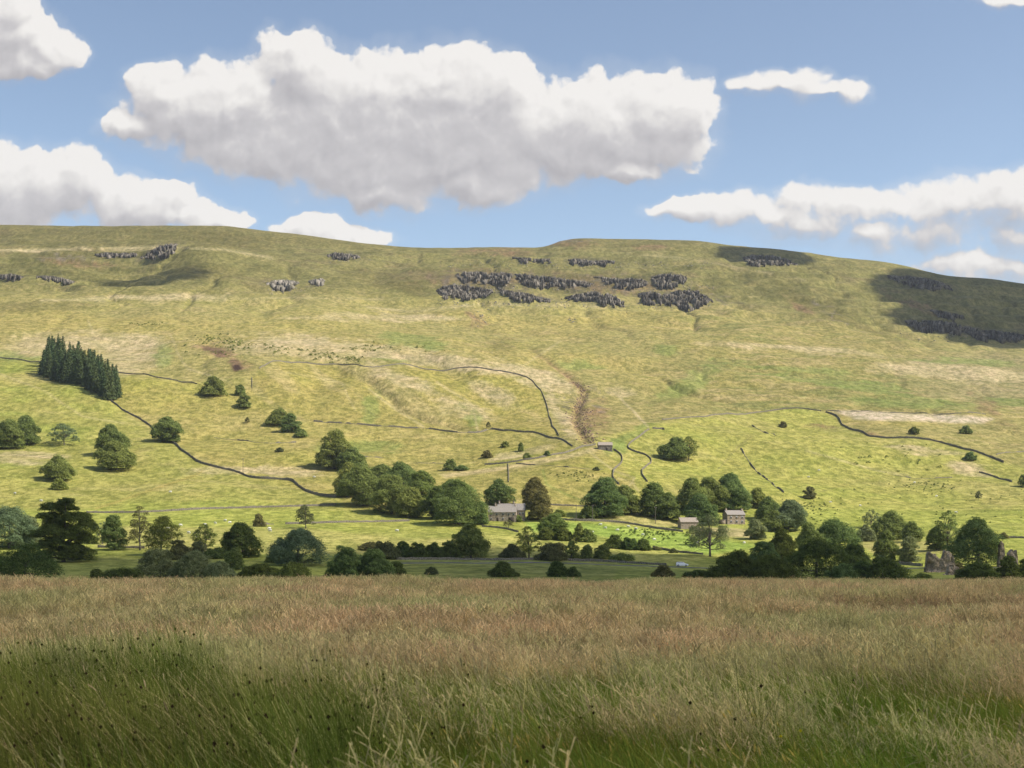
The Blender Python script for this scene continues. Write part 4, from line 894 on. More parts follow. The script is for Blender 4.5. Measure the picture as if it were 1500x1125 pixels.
 (1339, 636, 14, 11, 'round', 'dark', "tiny dark thorn tree under the pale scree strip", None),
 (1414, 635, 17, 12, 'bush', 'mid', "small green bush right of the tiny thorn under the scree strip", None),
 (1421, 674, 19, 12, 'bush', 'mid', "bush growing on the zigzag wall near the right", None),
 (1433, 732, 10, 13, 'open', 'brown', "tiny lone thorn low in the right-hand pasture", None),
 (1499, 713, 16, 18, 'bush', 'mid', "bush at the right edge by the dark length of wall", None),
 (1147, 626, 12, 9, 'bush', 'brown', "tiny bush in the moor-edge field", None),
 # left hillside
 (85, 703, 46, 34, 'round', 'mid', "lone round tree low on the left hillside", None),
 (88, 717, 22, 16, 'bush', 'fresh', "pale shrub under the lone round tree on the left hillside", None),
 (163, 667, 46, 46, 'round', 'mid', "upper one of the two merged trees on the left hillside", None),
 (171, 688, 52, 42, 'round', 'mid', "lower one of the two merged trees on the left hillside", None),
 (10, 657, 44, 42, 'round', 'mid', "tree at the left edge halfway up the hillside", None),
 (40, 651, 36, 42, 'round', 'mid', "tree right of the one at the left edge of the hillside", None),
 (94, 652, 40, 32, 'sparse', 'grey', "thin pale leafless-looking tree on the left hillside", None),
 (246, 648, 44, 38, 'round', 'mid', "lone oak on the winding dark wall", None),
 (310, 579, 36, 28, 'bush', 'mid', "bush at the head of the gully below the quarry pits", None),
 (351, 579, 18, 16, 'bush', 'mid', "small bush right of the gully-head bush", None),
 (358, 597, 24, 20, 'bush', 'mid', "slanting bush in the gully", None),
 (410, 622, 36, 24, 'bush', 'mid', "upper part of the long slanting scrub", None),
 (426, 633, 32, 26, 'bush', 'mid', "lower part of the long slanting scrub", None),
 (440, 640, 20, 12, 'bush', 'fresh', "tail end of the long slanting scrub", None),
 (362, 620, 7, 9, 'open', 'brown', "tiny sapling below the gully bushes", None),
 (409, 662, 12, 7, 'bush', 'brown', "small brown thorn on the slope above the winding wall", None),
 (659, 689, 20, 17, 'bush', 'mid', "taller bush above the wood by the tumbled wall", None),
 (675, 689, 20, 8, 'bush', 'mid', "low bush right of the taller one above the wood", None),
 (714, 670, 16, 11, 'bush', 'brown', "small brown thorn above the spur, leftmost", None),
 (740, 655, 12, 9, 'bush', 'mid', "small thorn beside the stream head, second from left", None),
 (763, 661, 10, 13, 'bush', 'mid', "small upright thorn above the spur, third from left", None),
 (772, 672, 14, 9, 'bush', 'mid', "small thorn on the spur wall, fourth from left", None),
 (801, 668, 10, 8, 'bush', 'mid', "small thorn on the spur wall, nearest the field barn", None),
 (873, 689, 10, 5, 'bush', 'brown', "little scrub below the field barn", None),
 (715, 628, 7, 10, 'open', 'brown', "tiny thorn tree on the gappy moor wall", None),
]
for t in TREES:
    tree(t[0], t[1], t[2], t[3], t[4], t[5], t[6], t[7])

# spruce plantation
def spruce(p, h, w, seed):
    r = np.random.default_rng(seed); o = empty('spruce_tree', tuple(p)); Ps, Ns, Ts = [], [], []
    z = 0.07; lev = 0
    while z < 0.985:
        rad = w * 0.5 * (1 - z) ** 0.82 * r.uniform(0.85, 1.15) + 0.12; nb = int(7 + rad * 5)
        for q in range(nb):
            a = q / nb * 6.283 + lev * 0.7 + r.normal(0, 0.15); rl = rad * r.uniform(0.75, 1.15)
            for s_ in np.linspace(0.3, 1, max(2, int(rl / 0.55))):
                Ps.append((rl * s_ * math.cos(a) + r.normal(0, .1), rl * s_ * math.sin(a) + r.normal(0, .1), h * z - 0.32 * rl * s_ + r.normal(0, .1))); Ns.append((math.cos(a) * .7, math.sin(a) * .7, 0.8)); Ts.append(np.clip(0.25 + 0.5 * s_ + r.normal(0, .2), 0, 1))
        z += 0.042; lev += 1
    Ps.append((0, 0, h)); Ns.append((1, 0, 0.3)); Ts.append(0.8)
    P = np.array(Ps); P[:, 2] = np.maximum(P[:, 2], 0.4); V, F = leaves(P, np.array(Ns), 1.15, r, 1.8)
    me = fast_mesh('crown', V, F, [LM['spruce']]); a = me.attributes.new('tone', 'FLOAT', 'POINT'); a.data.foreach_set('value', np.repeat(np.array(Ts), 4).astype(np.float32))
    link('crown', me, o); V, F = tube([(0, 0, -0.8), (0, 0, h * 0.5), (0, 0, h * 0.96)], [0.28, 0.17, 0.03], 5); link('trunk', fast_mesh('trunk', V, F, [m_bark], True), o)
    return o
def copy_tree_obj(o, loc, rz, sc):
    c = o.copy(); C.objects.link(c); c.location = loc; c.rotation_euler = (0, 0, rz); c.scale = (sc[0], sc[0], sc[1])
    for ch in o.children: d = ch.copy(); C.objects.link(d); d.parent = c
    return c
r = np.random.default_rng(3)
protos = [spruce((0, 0, 0), 23.5 + 1.3 * i, 11.0, 900 + i) for i in range(4)]
q0, q1, q2, q3 = at(66, 549), at(160, 586), at(164, 580), at(76, 533)
q3 = q3 + (q3 - q0) * 0.3
cnt = 0
for i in range(13):
    for j in range(6):
        u = (i + r.uniform(-0.25, 0.25)) / 12; v = (j + r.uniform(-.25, .25)) / 5
        v2 = v * (1 - 0.55 * u)
        g = (q0 * (1 - u) + q1 * u) * (1 - v2) + (q3 * (1 - u) + (q2 + np.array([6, 22, 0])) * u) * v2
        g[2] = ground_z(g[0], g[1]) - 0.3; k_ = r.uniform(0.68, 1.04) * (1.12 - 0.12 * u) * (0.86 if j == 0 else 1)
        o = protos[cnt] if cnt < 4 else copy_tree_obj(protos[cnt % 4], tuple(g), r.uniform(0, 6.28), (k_ * r.uniform(0.85, 1.1), k_))
        if cnt < 4: o.location = tuple(g); o.scale = (k_, k_, k_)
        tag(o, "tall dark spruce packed into the conifer block on the left hillside", "spruce tree", "spruces of the plantation"); cnt += 1

# dots of juniper and rush on the pale slope above the enclosure; rushes in the emerald field (stuff)
def tufts(name, pts, mat, label, cat, seed, w=(0.7, 1.6), hh=0.8):
    r = np.random.default_rng(seed); Vs = []; Fs = []; Ts = []; off = 0
    for px, py in pts:
        p = at(px, py, 330); s = r.uniform(*w); n = 22
        d = r.normal(0, 1, (n, 3)); d /= np.linalg.norm(d, axis=1)[:, None]; d[:, 2] = np.abs(d[:, 2])
        V, F = leaves(p + d * np.array([s * .6, s * .6, s * hh]), d, s * 0.5, r); Vs.append(V); Fs.append(F + off); off += len(V); Ts.append(np.repeat(r.uniform(0, 0.8, n), 4))
    me = fast_mesh(name, np.concatenate(Vs), np.concatenate(Fs), [mat]); a = me.attributes.new('tone', 'FLOAT', 'POINT'); a.data.foreach_set('value', np.concatenate(Ts).astype(np.float32))
    tag(link(name, me), label, cat, kind='stuff')
r = np.random.default_rng(12)
pt = [(r.uniform(285, 540), 0) for _ in range(150)]; pt = [(x, 485 + (x - 285) * 0.13 + abs(r.normal(0, 7)) + 6) for x, _ in pt]
pt += [(190 + i * 3.6 + r.normal(0, .6), 475 + r.normal(0, .8)) for i in range(14)] + [(r.uniform(500, 660), 506 + (0.06 * r.uniform(0, 160)) + r.normal(0, 2)) for _ in range(40)] + [(r.normal(330, 25), r.normal(505, 8)) for _ in range(60)] + [(r.normal(1330, 60), r.normal(672, 14)) for _ in range(30)]
tufts("juniper_scrub", pt, LM['mid'], "scattered dark dots of juniper and rush on the pale moor slope", "scrub", 1, (0.9, 2.4), 0.7)
pt = [(r.normal(965, 22), r.normal(783, 5)) for _ in range(90)] + [(r.uniform(1000, 1040), r.uniform(780, 800)) for _ in range(50)] + [(r.normal(930, 12), r.normal(780, 3)) for _ in range(24)] + [(r.normal(845, 14), r.normal(697, 4)) for _ in range(40)] + [(r.normal(1180, 22), r.normal(745, 8)) for _ in range(90)] + [(r.uniform(1160, 1500), r.uniform(715, 775)) for _ in range(70)] + [(r.normal(1360, 26), r.normal(712, 5)) for _ in range(60)]
tufts("rushes", pt, LM['dark'], "dark clumps of rush dotted over the pastures", "rushes", 2, (0.5, 1.1), 0.7)

# ------------------------------------------------------------------ buildings
def stone_mat(name, c1, c2, c3, s=1.0):
    m, k, b = principled(name, 0.93, 0.1)
    tc = k.add('ShaderNodeTexCoord'); O = tc.outputs['Object']
    vo = k.add('ShaderNodeTexVoronoi'); k.put(vo.inputs['Vector'], k.v('MULTIPLY', O, (1.6*s, 1.6*s, 3.2*s))); vo.inputs['Scale'].default_value = 1
    n = k.noise(O, 0.5, 5)
    c = k.mix(vo.outputs['Color'], (*c1, 1), (*c2, 1)); c = k.mix(k.ramp(n.outputs['Fac'], .4, .7), c, (*c3, 1)); c = k.mix(k.ramp(vo.outputs['Distance'], 0.5, 0.8), c, k.mix(1, c, (0.6, 0.58, 0.55, 1), 'MULTIPLY'))
    k.l.new(c, b.inputs['Base Color'])
    bp = k.add('ShaderNodeBump'); bp.inputs['Strength'].default_value = 0.6; bp.inputs['Distance'].default_value = 0.08; bp.invert = True
    k.l.new(vo.outputs['Distance'], bp.inputs['Height']); k.l.new(bp.outputs[0], b.inputs['Normal']); return m
m_stone = stone_mat("farmhouse_stone", (0.30, 0.24, 0.19), (0.52, 0.43, 0.34), (0.36, 0.29, 0.22))
m_tan = stone_mat("barn_stone", (0.30, 0.24, 0.18), (0.42, 0.34, 0.26), (0.36, 0.29, 0.22))
m_dkst = stone_mat("field_barn_stone", (0.13, 0.11, 0.10), (0.27, 0.235, 0.20), (0.16, 0.14, 0.12))
m_ruin = stone_mat("ruin_stone", (0.22, 0.165, 0.115), (0.46, 0.37, 0.27), (0.17, 0.14, 0.085), 1.4)
def slate(name, c1, c2):
    m, k, b = principled(name, 0.8, 0.2); tc = k.add('ShaderNodeTexCoord')
    br = k.add('ShaderNodeTexBrick'); k.put(br.inputs['Vector'], k.v('MULTIPLY', tc.outputs['Object'], (1, 1, 1))); br.inputs['Scale'].default_value = 1.4
    br.inputs['Color1'].default_value = (*c1, 1); br.inputs['Color2'].default_value = (*c2, 1); br.inputs['Mortar'].default_value = (c1[0]*.6, c1[1]*.6, c1[2]*.6, 1); br.inputs['Mortar Size'].default_value = 0.03
    n = k.noise(tc.outputs['Object'], 0.8, 4); k.l.new(k.mix(k.m('MULTIPLY', n.outputs['Fac'], .5), br.outputs['Color'], (c2[0], c2[1]*.98, c2[2]*.8, 1)), b.inputs['Base Color']); return m
m_slate = slate("stone_slate", (0.26, 0.23, 0.215), (0.36, 0.325, 0.30)); m_slate2 = slate("weathered_slate", (0.30, 0.25, 0.215), (0.40, 0.34, 0.29))
m_glass, k, b = principled("dark_glass", 0.15, 0.5); b.inputs['Base Color'].default_value = (0.02, 0.022, 0.028, 1)
m_frame = simple("white_paint", (0.62, 0.61, 0.58), (0.72, 0.71, 0.69), 3); m_wood = simple("dark_door_and_opening_shade", (0.035, 0.03, 0.025), (0.07, 0.055, 0.045), 3)
def boxes(L):
    Vs, Fs, o = [], [], 0
    for x0, x1, y0, y1, z0, z1 in L:
        Vs.append([(x0,y0,z0),(x1,y0,z0),(x1,y1,z0),(x0,y1,z0),(x0,y0,z1),(x1,y0,z1),(x1,y1,z1),(x0,y1,z1)])
        Fs.append(np.array([(0,3,2,1),(4,5,6,7),(0,1,5,4),(1,2,6,5),(2,3,7,6),(3,0,4,7)]) + o); o += 8
    return np.concatenate(Vs), np.concatenate(Fs)
def part(name, L, mat, parent, loc=(0, 0, 0)): V, F = boxes(L); return link(name, fast_mesh(name, V, F, [mat]), parent, loc)
def block(parent, x0, x1, y0, y1, eave, ridge, wm, rm, name='wall'):
    """a gabled volume, ridge along x, with a slated roof that overhangs a little"""
    ym = (y0 + y1) / 2
    V = [(x0,y0,-1),(x1,y0,-1),(x1,y1,-1),(x0,y1,-1),(x0,y0,eave),(x1,y0,eave),(x1,y1,eave),(x0,y1,eave),(x0,ym,ridge-.12),(x1,ym,ridge-.12)]
    me = bpy.data.meshes.new(name); me.from_pydata(V, [], [(0,1,5,4),(1,2,6,9,5),(2,3,7,6),(3,0,4,8,7),(4,5,9,8),(6,7,8,9)]); me.materials.append(wm); wl_ = link(name, me, parent)
    o, t, sl = 0.22, 0.16, (ridge - eave) / (ym - y0); e = 0.3; V = []
    for x in (x0 - o, x1 + o):
        V += [(x, y0 - e, eave - e*sl + .03), (x, ym, ridge + .03), (x, y1 + e, eave - e*sl + .03), (x, y1 + e, eave - e*sl + t + .03), (x, ym, ridge + t + .03), (x, y0 - e, eave - e*sl + t + .03)]
    me = bpy.data.meshes.new('roof'); me.from_pydata(V, [], [(0,1,4,5),(1,2,3,4),(6,11,10,7),(7,10,9,8),(0,6,7,1),(1,7,8,2),(5,4,10,11),(4,3,9,10),(0,5,11,6),(2,8,9,3)]); me.materials.append(rm)
    return wl_, link('roof', me, parent)
def window(parent, x, y, z, w=0.8, h=0.95):
    f = part('window', [(x-w/2-.08, x-w/2, y-.09, y+.05, z, z+h), (x+w/2, x+w/2+.08, y-.09, y+.05, z, z+h), (x-w/2-.08, x+w/2+.08, y-.09, y+.05, z+h, z+h+.09), (x-.03, x+.03, y-.08, y+.04, z, z+h)], m_frame, parent)
    part('pane', [(x-w/2, x+w/2, y-.045, y+.045, z, z+h)], m_glass, f); part('sill', [(x-w/2-.14, x+w/2+.14, y-.16, y+.05, z-.1, z)], m_slate2, f)
def door(parent, x, y, w=1.0, h=2.0, nm='door'): return part(nm, [(x-w/2, x+w/2, y-.06, y+.05, -0.4, h)], m_wood, parent)
def chimney(roof, x, y, z0, z1):
    c = part('chimney', [(x-.4, x+.4, y-.35, y+.35, z0, z1), (x-.47, x+.47, y-.42, y+.42, z1, z1+.15)], m_stone, roof); part('chimney_pot', [(x-.12, x+.12, y-.12, y+.12, z1+.15, z1+.5)], m_tan, c)
p = at(738, 764); fh = empty('farmhouse', tuple(p), R(-4)); tag(fh, "long grey stone farmhouse with two slate roofs beside the big wood", "house")
_, rf = block(fh, -7.6, 6.0, 0, 6.4, 4.7, 7.6, m_stone, m_slate)
_, rb = block(fh, -3.6, 9.8, 6.42, 12.0, 5.9, 8.9, m_stone, m_slate)
for x in (-6.2, -3.4, -0.4, 2.4, 4.8): window(fh, x, 0, 3.0)
for x in (-6.2, -0.4): window(fh, x, 0, 0.9)
door(fh, -3.0, 0); door(fh, 3.6, 0, 2.6, 2.1, 'cart_shade_panel')  # cart opening: solid dark panel coloured for the shade inside
window(fh, 7.4, 6.42, 3.6); window(fh, 8.9, 6.42, 3.6)
chimney(rf, -4.4, 3.2, 7.0, 8.9); chimney(rf, 5.4, 3.2, 7.0, 8.8); chimney(rb, -3.0, 9.2, 8.4, 10.2); chimney(rb, 4.2, 9.2, 8.4, 10.0)
p = at(1010, 775); gb = empty('stone_barn', tuple(p), R(6)); tag(gb, "low tan gabled barn by the lane below the wood", "barn")
block(gb, -4.3, 4.3, 0, 7, 3.5, 5.6, m_tan, m_slate2); door(gb, 1.5, 0, 1.1, 1.9)
p = at(1078, 768); sh = empty('stone_house', tuple(p), R(14)); tag(sh, "small stone house with windows among trees, right of the gabled barn", "house")
_, r1 = block(sh, -4.6, 5.0, 0, 6.5, 4.9, 7.0, m_tan, m_slate)
for x in (-2.6, 0.4, 3.4): window(sh, x, 0, 3.1); window(sh, x, 0, 0.9)
chimney(r1, -4.1, 3.25, 6.6, 7.9); chimney(r1, 4.5, 3.25, 6.6, 7.8)
part('lean_to', [(-7.6, -4.62, 0.5, 4.5, -1, 2.3)], m_tan, sh); part('lean_to_roof', [(-7.8, -4.63, 0.3, 4.7, 2.31, 2.45)], m_slate, sh)
p = at(887, 660); fb = empty('field_barn', tuple(p), R(3)); tag(fb, "lone dark field barn on the hillside at the end of the spur wall", "barn")
block(fb, -4.6, 4.6, 0, 6, 3.6, 5.6, m_dkst, m_slate2); door(fb, 0.9, 0, 1.3, 2.1); part('doorway_lintel', [(0.1, 1.7, -.07, .04, 2.11, 2.3)], m_slate2, fb)

def ruin(px, py, prof, label, depth=1.7, seed=0, rz=0, hole=None):
    """prof: (px offset, height px) outline of a rubble mass"""
    p = at(px, py); q = p[1] / FPX; o = empty('castle_ruin', tuple(p), rz); tag(o, label, 'ruin')
    P = np.array(prof, float) * q * np.array([0.9, 0.78]); xs = np.linspace(P[0, 0], P[-1, 0], 40); H = np.interp(xs, P[:, 0], P[:, 1]) * (1 + 0.12 * fbm(xs * 1.4, xs * 0, 3, seed)) ; H = np.maximum(H, 0.2)
    nv = 22; rows = []
    for side in (0, 1):
        for j in range(nv):
            t = (j if side == 0 else nv - 1 - j) / (nv - 1); z = H * t - 0.5 * (1 - t)
            d = depth * (0.5 - 0.12 * t); yv = (-d if side == 0 else d) + fbm(xs * 1.1 + side * 9, z * 1.0, 4, seed + 3, 0.65) * 0.75
            if hole is not None and side == 0: yv = yv + 0.9 * (sst(hole[2] - np.abs(xs - hole[0] * q), 0, .25) * sst(hole[3] - np.abs(z - hole[1] * q), 0, .3))
            rows.append(np.stack([xs + fbm(xs * 2 + 4, z * 1.7, 3, seed + 5) * 0.22 + (1 - 2 * (xs > (P[0,0]+P[-1,0]) / 2)) * 0.35 * t * (np.abs(xs - xs.mean()) / np.ptp(xs)) * 2, yv, z + fbm(xs * 3, z * 0 + t, 2, seed + 7) * 0.25 * t], -1))
    m = len(rows); n = 40; idx = np.arange(m*n).reshape(m, n); V = np.concatenate(rows)
    i2 = np.concatenate([idx, idx[:1]]); F = np.stack([i2[:-1, :-1], i2[:-1, 1:], i2[1:, 1:], i2[1:, :-1]], -1).reshape(-1, 4)
    E = [[idx[j, e], idx[j+1, e], idx[m-2-j, e], idx[m-1-j, e]] for j in range(nv - 1) for e in (0, -1)]
    link('masonry', fast_mesh('masonry', V, np.concatenate([F, E]), [m_ruin]), o)
    r = np.random.default_rng(seed); L = []
    for _ in range(16): x = r.uniform(P[0,0]-1, P[-1,0]+1); s = r.uniform(.15, .4); y = -depth * r.uniform(.5, 1.6); L.append((x-s, x+s, y-s, y+s, -.4, s))
    part('fallen_stones', L, m_ruin, o)
ruin(1376, 838, [(-24, 12), (-22, 30), (-20, 36), (-15, 37), (-9, 36), (-6, 31), (-2, 26), (3, 24), (6, 30), (8, 40), (12, 43), (16, 40), (20, 33), (24, 26), (26, 8)], "broken castle ruin with two jagged stumps, left of the large castle tree", 3.0, 11, 0, (-17, 8, 1.3, 1.4))
ruin(1395, 842, [(-12, 4), (-9, 16), (-4, 20), (4, 17), (10, 14), (13, 5)], "low brown rubble mound of the ruin, in front of the taller stump", 2.6, 15)
ruin(1482, 833, [(-9, 20), (-8, 30), (-4, 33), (2, 34), (7, 32), (9, 26), (10, 15)], "lone leaning pillar of the ruin near the right edge", 3.0, 21)
ruin(1466, 830, [(-5, 30), (-4, 44), (1, 48), (5, 44), (6, 22)], "tall thin ruin fragment half hidden by the large castle tree", 2.6, 31)

# ------------------------------------------------------------------ car, poles, sheep
m_white, k, b = principled("white_car_paint", 0.25, 0.5); b.inputs['Base Color'].default_value = (0.8, 0.8, 0.8, 1)
m_tyre = simple("tyre", (0.015, 0.015, 0.015), (0.03, 0.03, 0.03), 4); m_rim = simple("alloy", (0.4, 0.4, 0.42), (0.5, 0.5, 0.52), 4, 0.4)
m_light, k, b = principled("lamp_glass", 0.1, 0.5); b.inputs['Base Color'].default_value = (0.7, 0.7, 0.7, 1)
m_red, k, b = principled("tail_lamp", 0.2, 0.5); b.inputs['Base Color'].default_value = (0.4, 0.01, 0.01, 1)
p = at(999, 830); p[2] = ground_z(p[0], p[1]) + 0.06; car = empty('parked_car', tuple(p), R(-3)); tag(car, "small white car on the lane behind the roadside wall", "car")
def loft(name, secs, mat, parent):
    """secs: (x, half width bottom, half width top, z bottom, z top)"""
    V = []; 
    for x, wb, wt, zb, zt in secs: zm = zb + (zt - zb) * 0.55; wm = max(wb, wt); V += [(x, -wb, zb), (x, -wm, zm), (x, -wt, zt), (x, wt, zt), (x, wm, zm), (x, wb, zb)]
    n = 6; F = [(i*n + q, i*n + (q+1) % n, (i+1)*n + (q+1) % n, (i+1)*n + q) for i in range(len(secs)-1) for q in range(n)]
    me = bpy.data.meshes.new(name); me.from_pydata(V, [], F + [tuple(range(n))[::-1], tuple(range(len(V)-n, len(V)))]); me.materials.append(mat); o = link(name, me, parent)
    bv = o.modifiers.new('soft', 'BEVEL'); bv.width = 0.05; bv.segments = 2; return o
loft('body', [(-2.1, .74, .70, .42, .95), (-2.0, .84, .80, .28, 1.02), (-1.2, .86, .84, .22, 1.02), (0.9, .86, .84, .22, 1.0), (1.5, .86, .80, .22, .95), (2.0, .82, .74, .26, .82), (2.15, .72, .66, .36, .68)], m_white, car)
loft('cabin', [(-2.0, .76, .60, .98, 1.2), (-1.75, .76, .58, .98, 1.54), (-0.2, .77, .58, .98, 1.62), (0.45, .77, .58, .98, 1.52), (1.2, .76, .66, .94, 1.0)], m_white, car)
for s_ in (-1, 1): loft('side_window', [(-1.6, .01, .01, 1.06, 1.42), (-0.2, .01, .01, 1.05, 1.52), (0.35, .01, .01, 1.05, 1.42), (0.8, .01, .01, 1.05, 1.12)], m_glass, car).location = (0, s_ * .735, 0)
part('windscreen', [(0.55, 0.62, -.6, .6, 1.06, 1.42)], m_glass, car, (0.28, 0, 0)); part('bumper', [(2.1, 2.22, -.7, .7, .32, .5)], m_tyre, car)
for s_ in (-1, 1):
    part('headlight', [(2.0, 2.13, s_*.6-.14, s_*.6+.14, .62, .76)], m_light, car); part('tail_light', [(-2.14, -2.05, s_*.64-.1, s_*.64+.1, .72, .96)], m_red, car)
    for x in (-1.32, 1.32):
        V, F = tube([(0, -.11, 0), (0, .11, 0)], [.33, .33], 16); me = bpy.data.meshes.new('wheel'); me.from_pydata([tuple(v) for v in V], [], [tuple(f) for f in F] + [tuple(range(16)), tuple(range(16, 32))[::-1]]); me.materials.append(m_tyre)
        wobj = link('wheel', me, car, (x, s_*.78, .33)); V, F = tube([(0, -.125, 0), (0, .125, 0)], [.19, .19], 12); me = bpy.data.meshes.new('rim'); me.from_pydata([tuple(v) for v in V], [], [tuple(f) for f in F] + [tuple(range(12)), tuple(range(12, 24))[::-1]]); me.materials.append(m_rim); link('rim', me, wobj)
m_pole = simple("pole_wood", (0.10, 0.085, 0.07), (0.18, 0.155, 0.13), 2)
for px, py, h, lb in [(356, 693, 9, "wooden pole standing on the winding wall of the left hillside"), (844, 762, 8, "left one of two wooden poles by the large round sycamore"), (868, 763, 8, "right one of two wooden poles by the large round sycamore"), (960, 767, 8.5, "wooden pole in front of the lone round tree"), (369, 570, 7, "wooden pole by the quarry pits")]:
    p = at(px, py); o = empty('telegraph_pole', tuple(p)); tag(o, lb, 'pole', 'wooden poles in the valley')
    V, F = tube([(0, 0, -1), (0, 0, h * .5), (0, 0, h)], [.17, .15, .11], 8); link('pole', fast_mesh('pole', V, F, [m_pole], True), o); part('crossarm', [(-.7, .7, -.06, .06, h - .7, h - .56)], m_pole, o); part('insulator', [(-.65, -.55, -.05, .05, h - .56, h - .4), (.55, .65, -.05, .05, h - .56, h - .4)], m_frame, o)
m_wool = simple("wool", (0.55, 0.53, 0.47), (0.72, 0.70, 0.64), 6, 1.0); m_face = simple("sheep_face", (0.05, 0.045, 0.04), (0.12, 0.11, 0.10), 6)
def sheep_mesh():
    parts = []
    body = tube([(-.62, 0, .68), (-.55, 0, .70), (-.3, 0, .70), (0.1, 0, .69), (.42, 0, .72), (.58, 0, .78), (.72, 0, .62), (.86, 0, .42), (.98, 0, .28), (1.02, 0, .24)], [.05, .22, .31, .33, .29, .2, .14, .12, .08, .03], 10); parts.append(body)
    for x in (-.42, .38):
        for y in (-.16, .16): parts.append(tube([(x, y, .6), (x + (.05 if x < 0 else 0), y, .32), (x, y, 0)], [.1, .05, .04], 6))
    return merge(parts)
V, F = sheep_mesh(); sm = fast_mesh('sheep', V, F, [m_wool], True)
SHEEP = [([(887, 775), (920, 773), (931, 776), (942, 785), (867, 781), (1022, 797), (1090, 797), (905, 778), (958, 792), (880, 770)], "white sheep grazing in the emerald field below the farm lane", "sheep in the emerald field"),
         ([(276, 782), (315, 768), (330, 764), (337, 767), (264, 771), (396, 779), (246, 776), (289, 788), (300, 770), (582, 779), (395, 776), (350, 774)], "white sheep grazing in the lit field behind the left valley trees", "sheep in the left valley field"),
         ([(1184, 700), (1260, 742), (1340, 708), (1200, 690), (1400, 752), (1216, 737), (1372, 728)], "white sheep scattered over the right-hand pasture", "sheep on the right-hand pasture"),
         ([(22, 724), (60, 735), (460, 700), (540, 700), (250, 722)], "white sheep on the left hillside pasture", "sheep on the left hillside")]
r = np.random.default_rng(44)
for pts, lb, gr in SHEEP:
    for px, py in pts:
        p = at(px, py); o = bpy.data.objects.new('sheep', sm); C.objects.link(o); o.location = tuple(p); o.rotation_euler = (0, 0, r.uniform(-0.8, 0.8) + (math.pi if r.random() < .5 else 0)); o.scale = (1.1, 1.15, 1.1); tag(o, lb, 'sheep', gr)

# ------------------------------------------------------------------ the meadow: tufts of wind-blown grass (stuff, scattered by geometry nodes)
def grass_mat():
    m = bpy.data.materials.new("grass_blades"); m.use_nodes = True; k = NT(m.node_tree); k.n.clear()
    out = k.add('ShaderNodeOutputMaterial'); b = k.add('ShaderNodeBsdfPrincipled'); t = k.add('ShaderNodeBsdfTranslucent'); mx = k.add('ShaderNodeMixShader')
    a = k.add('ShaderNodeAttribute', attribute_name='col'); g = k.add('ShaderNodeNewGeometry')
    n = k.noise(g.outputs['Position'], 0.33, 4, 0.6); n2 = k.noise(g.outputs['Position'], 1.7, 3, 0.6)
    c = k.mix(1.0, a.outputs['Color'], k.mix(k.ramp(n.outputs['Fac'], 0.35, 0.66), (0.86, 1.0, 0.78, 1), (1.10, 1.0, 0.98, 1)), 'MULTIPLY')
    c = k.mix(1.0, c, k.mix(k.ramp(n2.outputs['Fac'], 0.3, 0.7), (0.66, 0.68, 0.66, 1), (1.3, 1.28, 1.25, 1)), 'MULTIPLY')
    k.l.new(c, b.inputs['Base Color']); b.inputs['Roughness'].default_value = 0.6; b.inputs['Specular IOR Level'].default_value = 0.03
    k.l.new(c, t.inputs['Color']); mx.inputs[0].default_value = 0.3
    k.l.new(b.outputs[0], mx.inputs[1]); k.l.new(t.outputs[0], mx.inputs[2]); k.l.new(mx.outputs[0], out.inputs[0]); return m
m_grass = grass_mat()
PINK, STRAW, GREEN, DKGR, OLIVE, PALE = (.61, .46, .25), (.68, .56, .27), (.165, .235, .034), (.050, .078, .013), (.27, .25, .045), (.74, .60, .27)
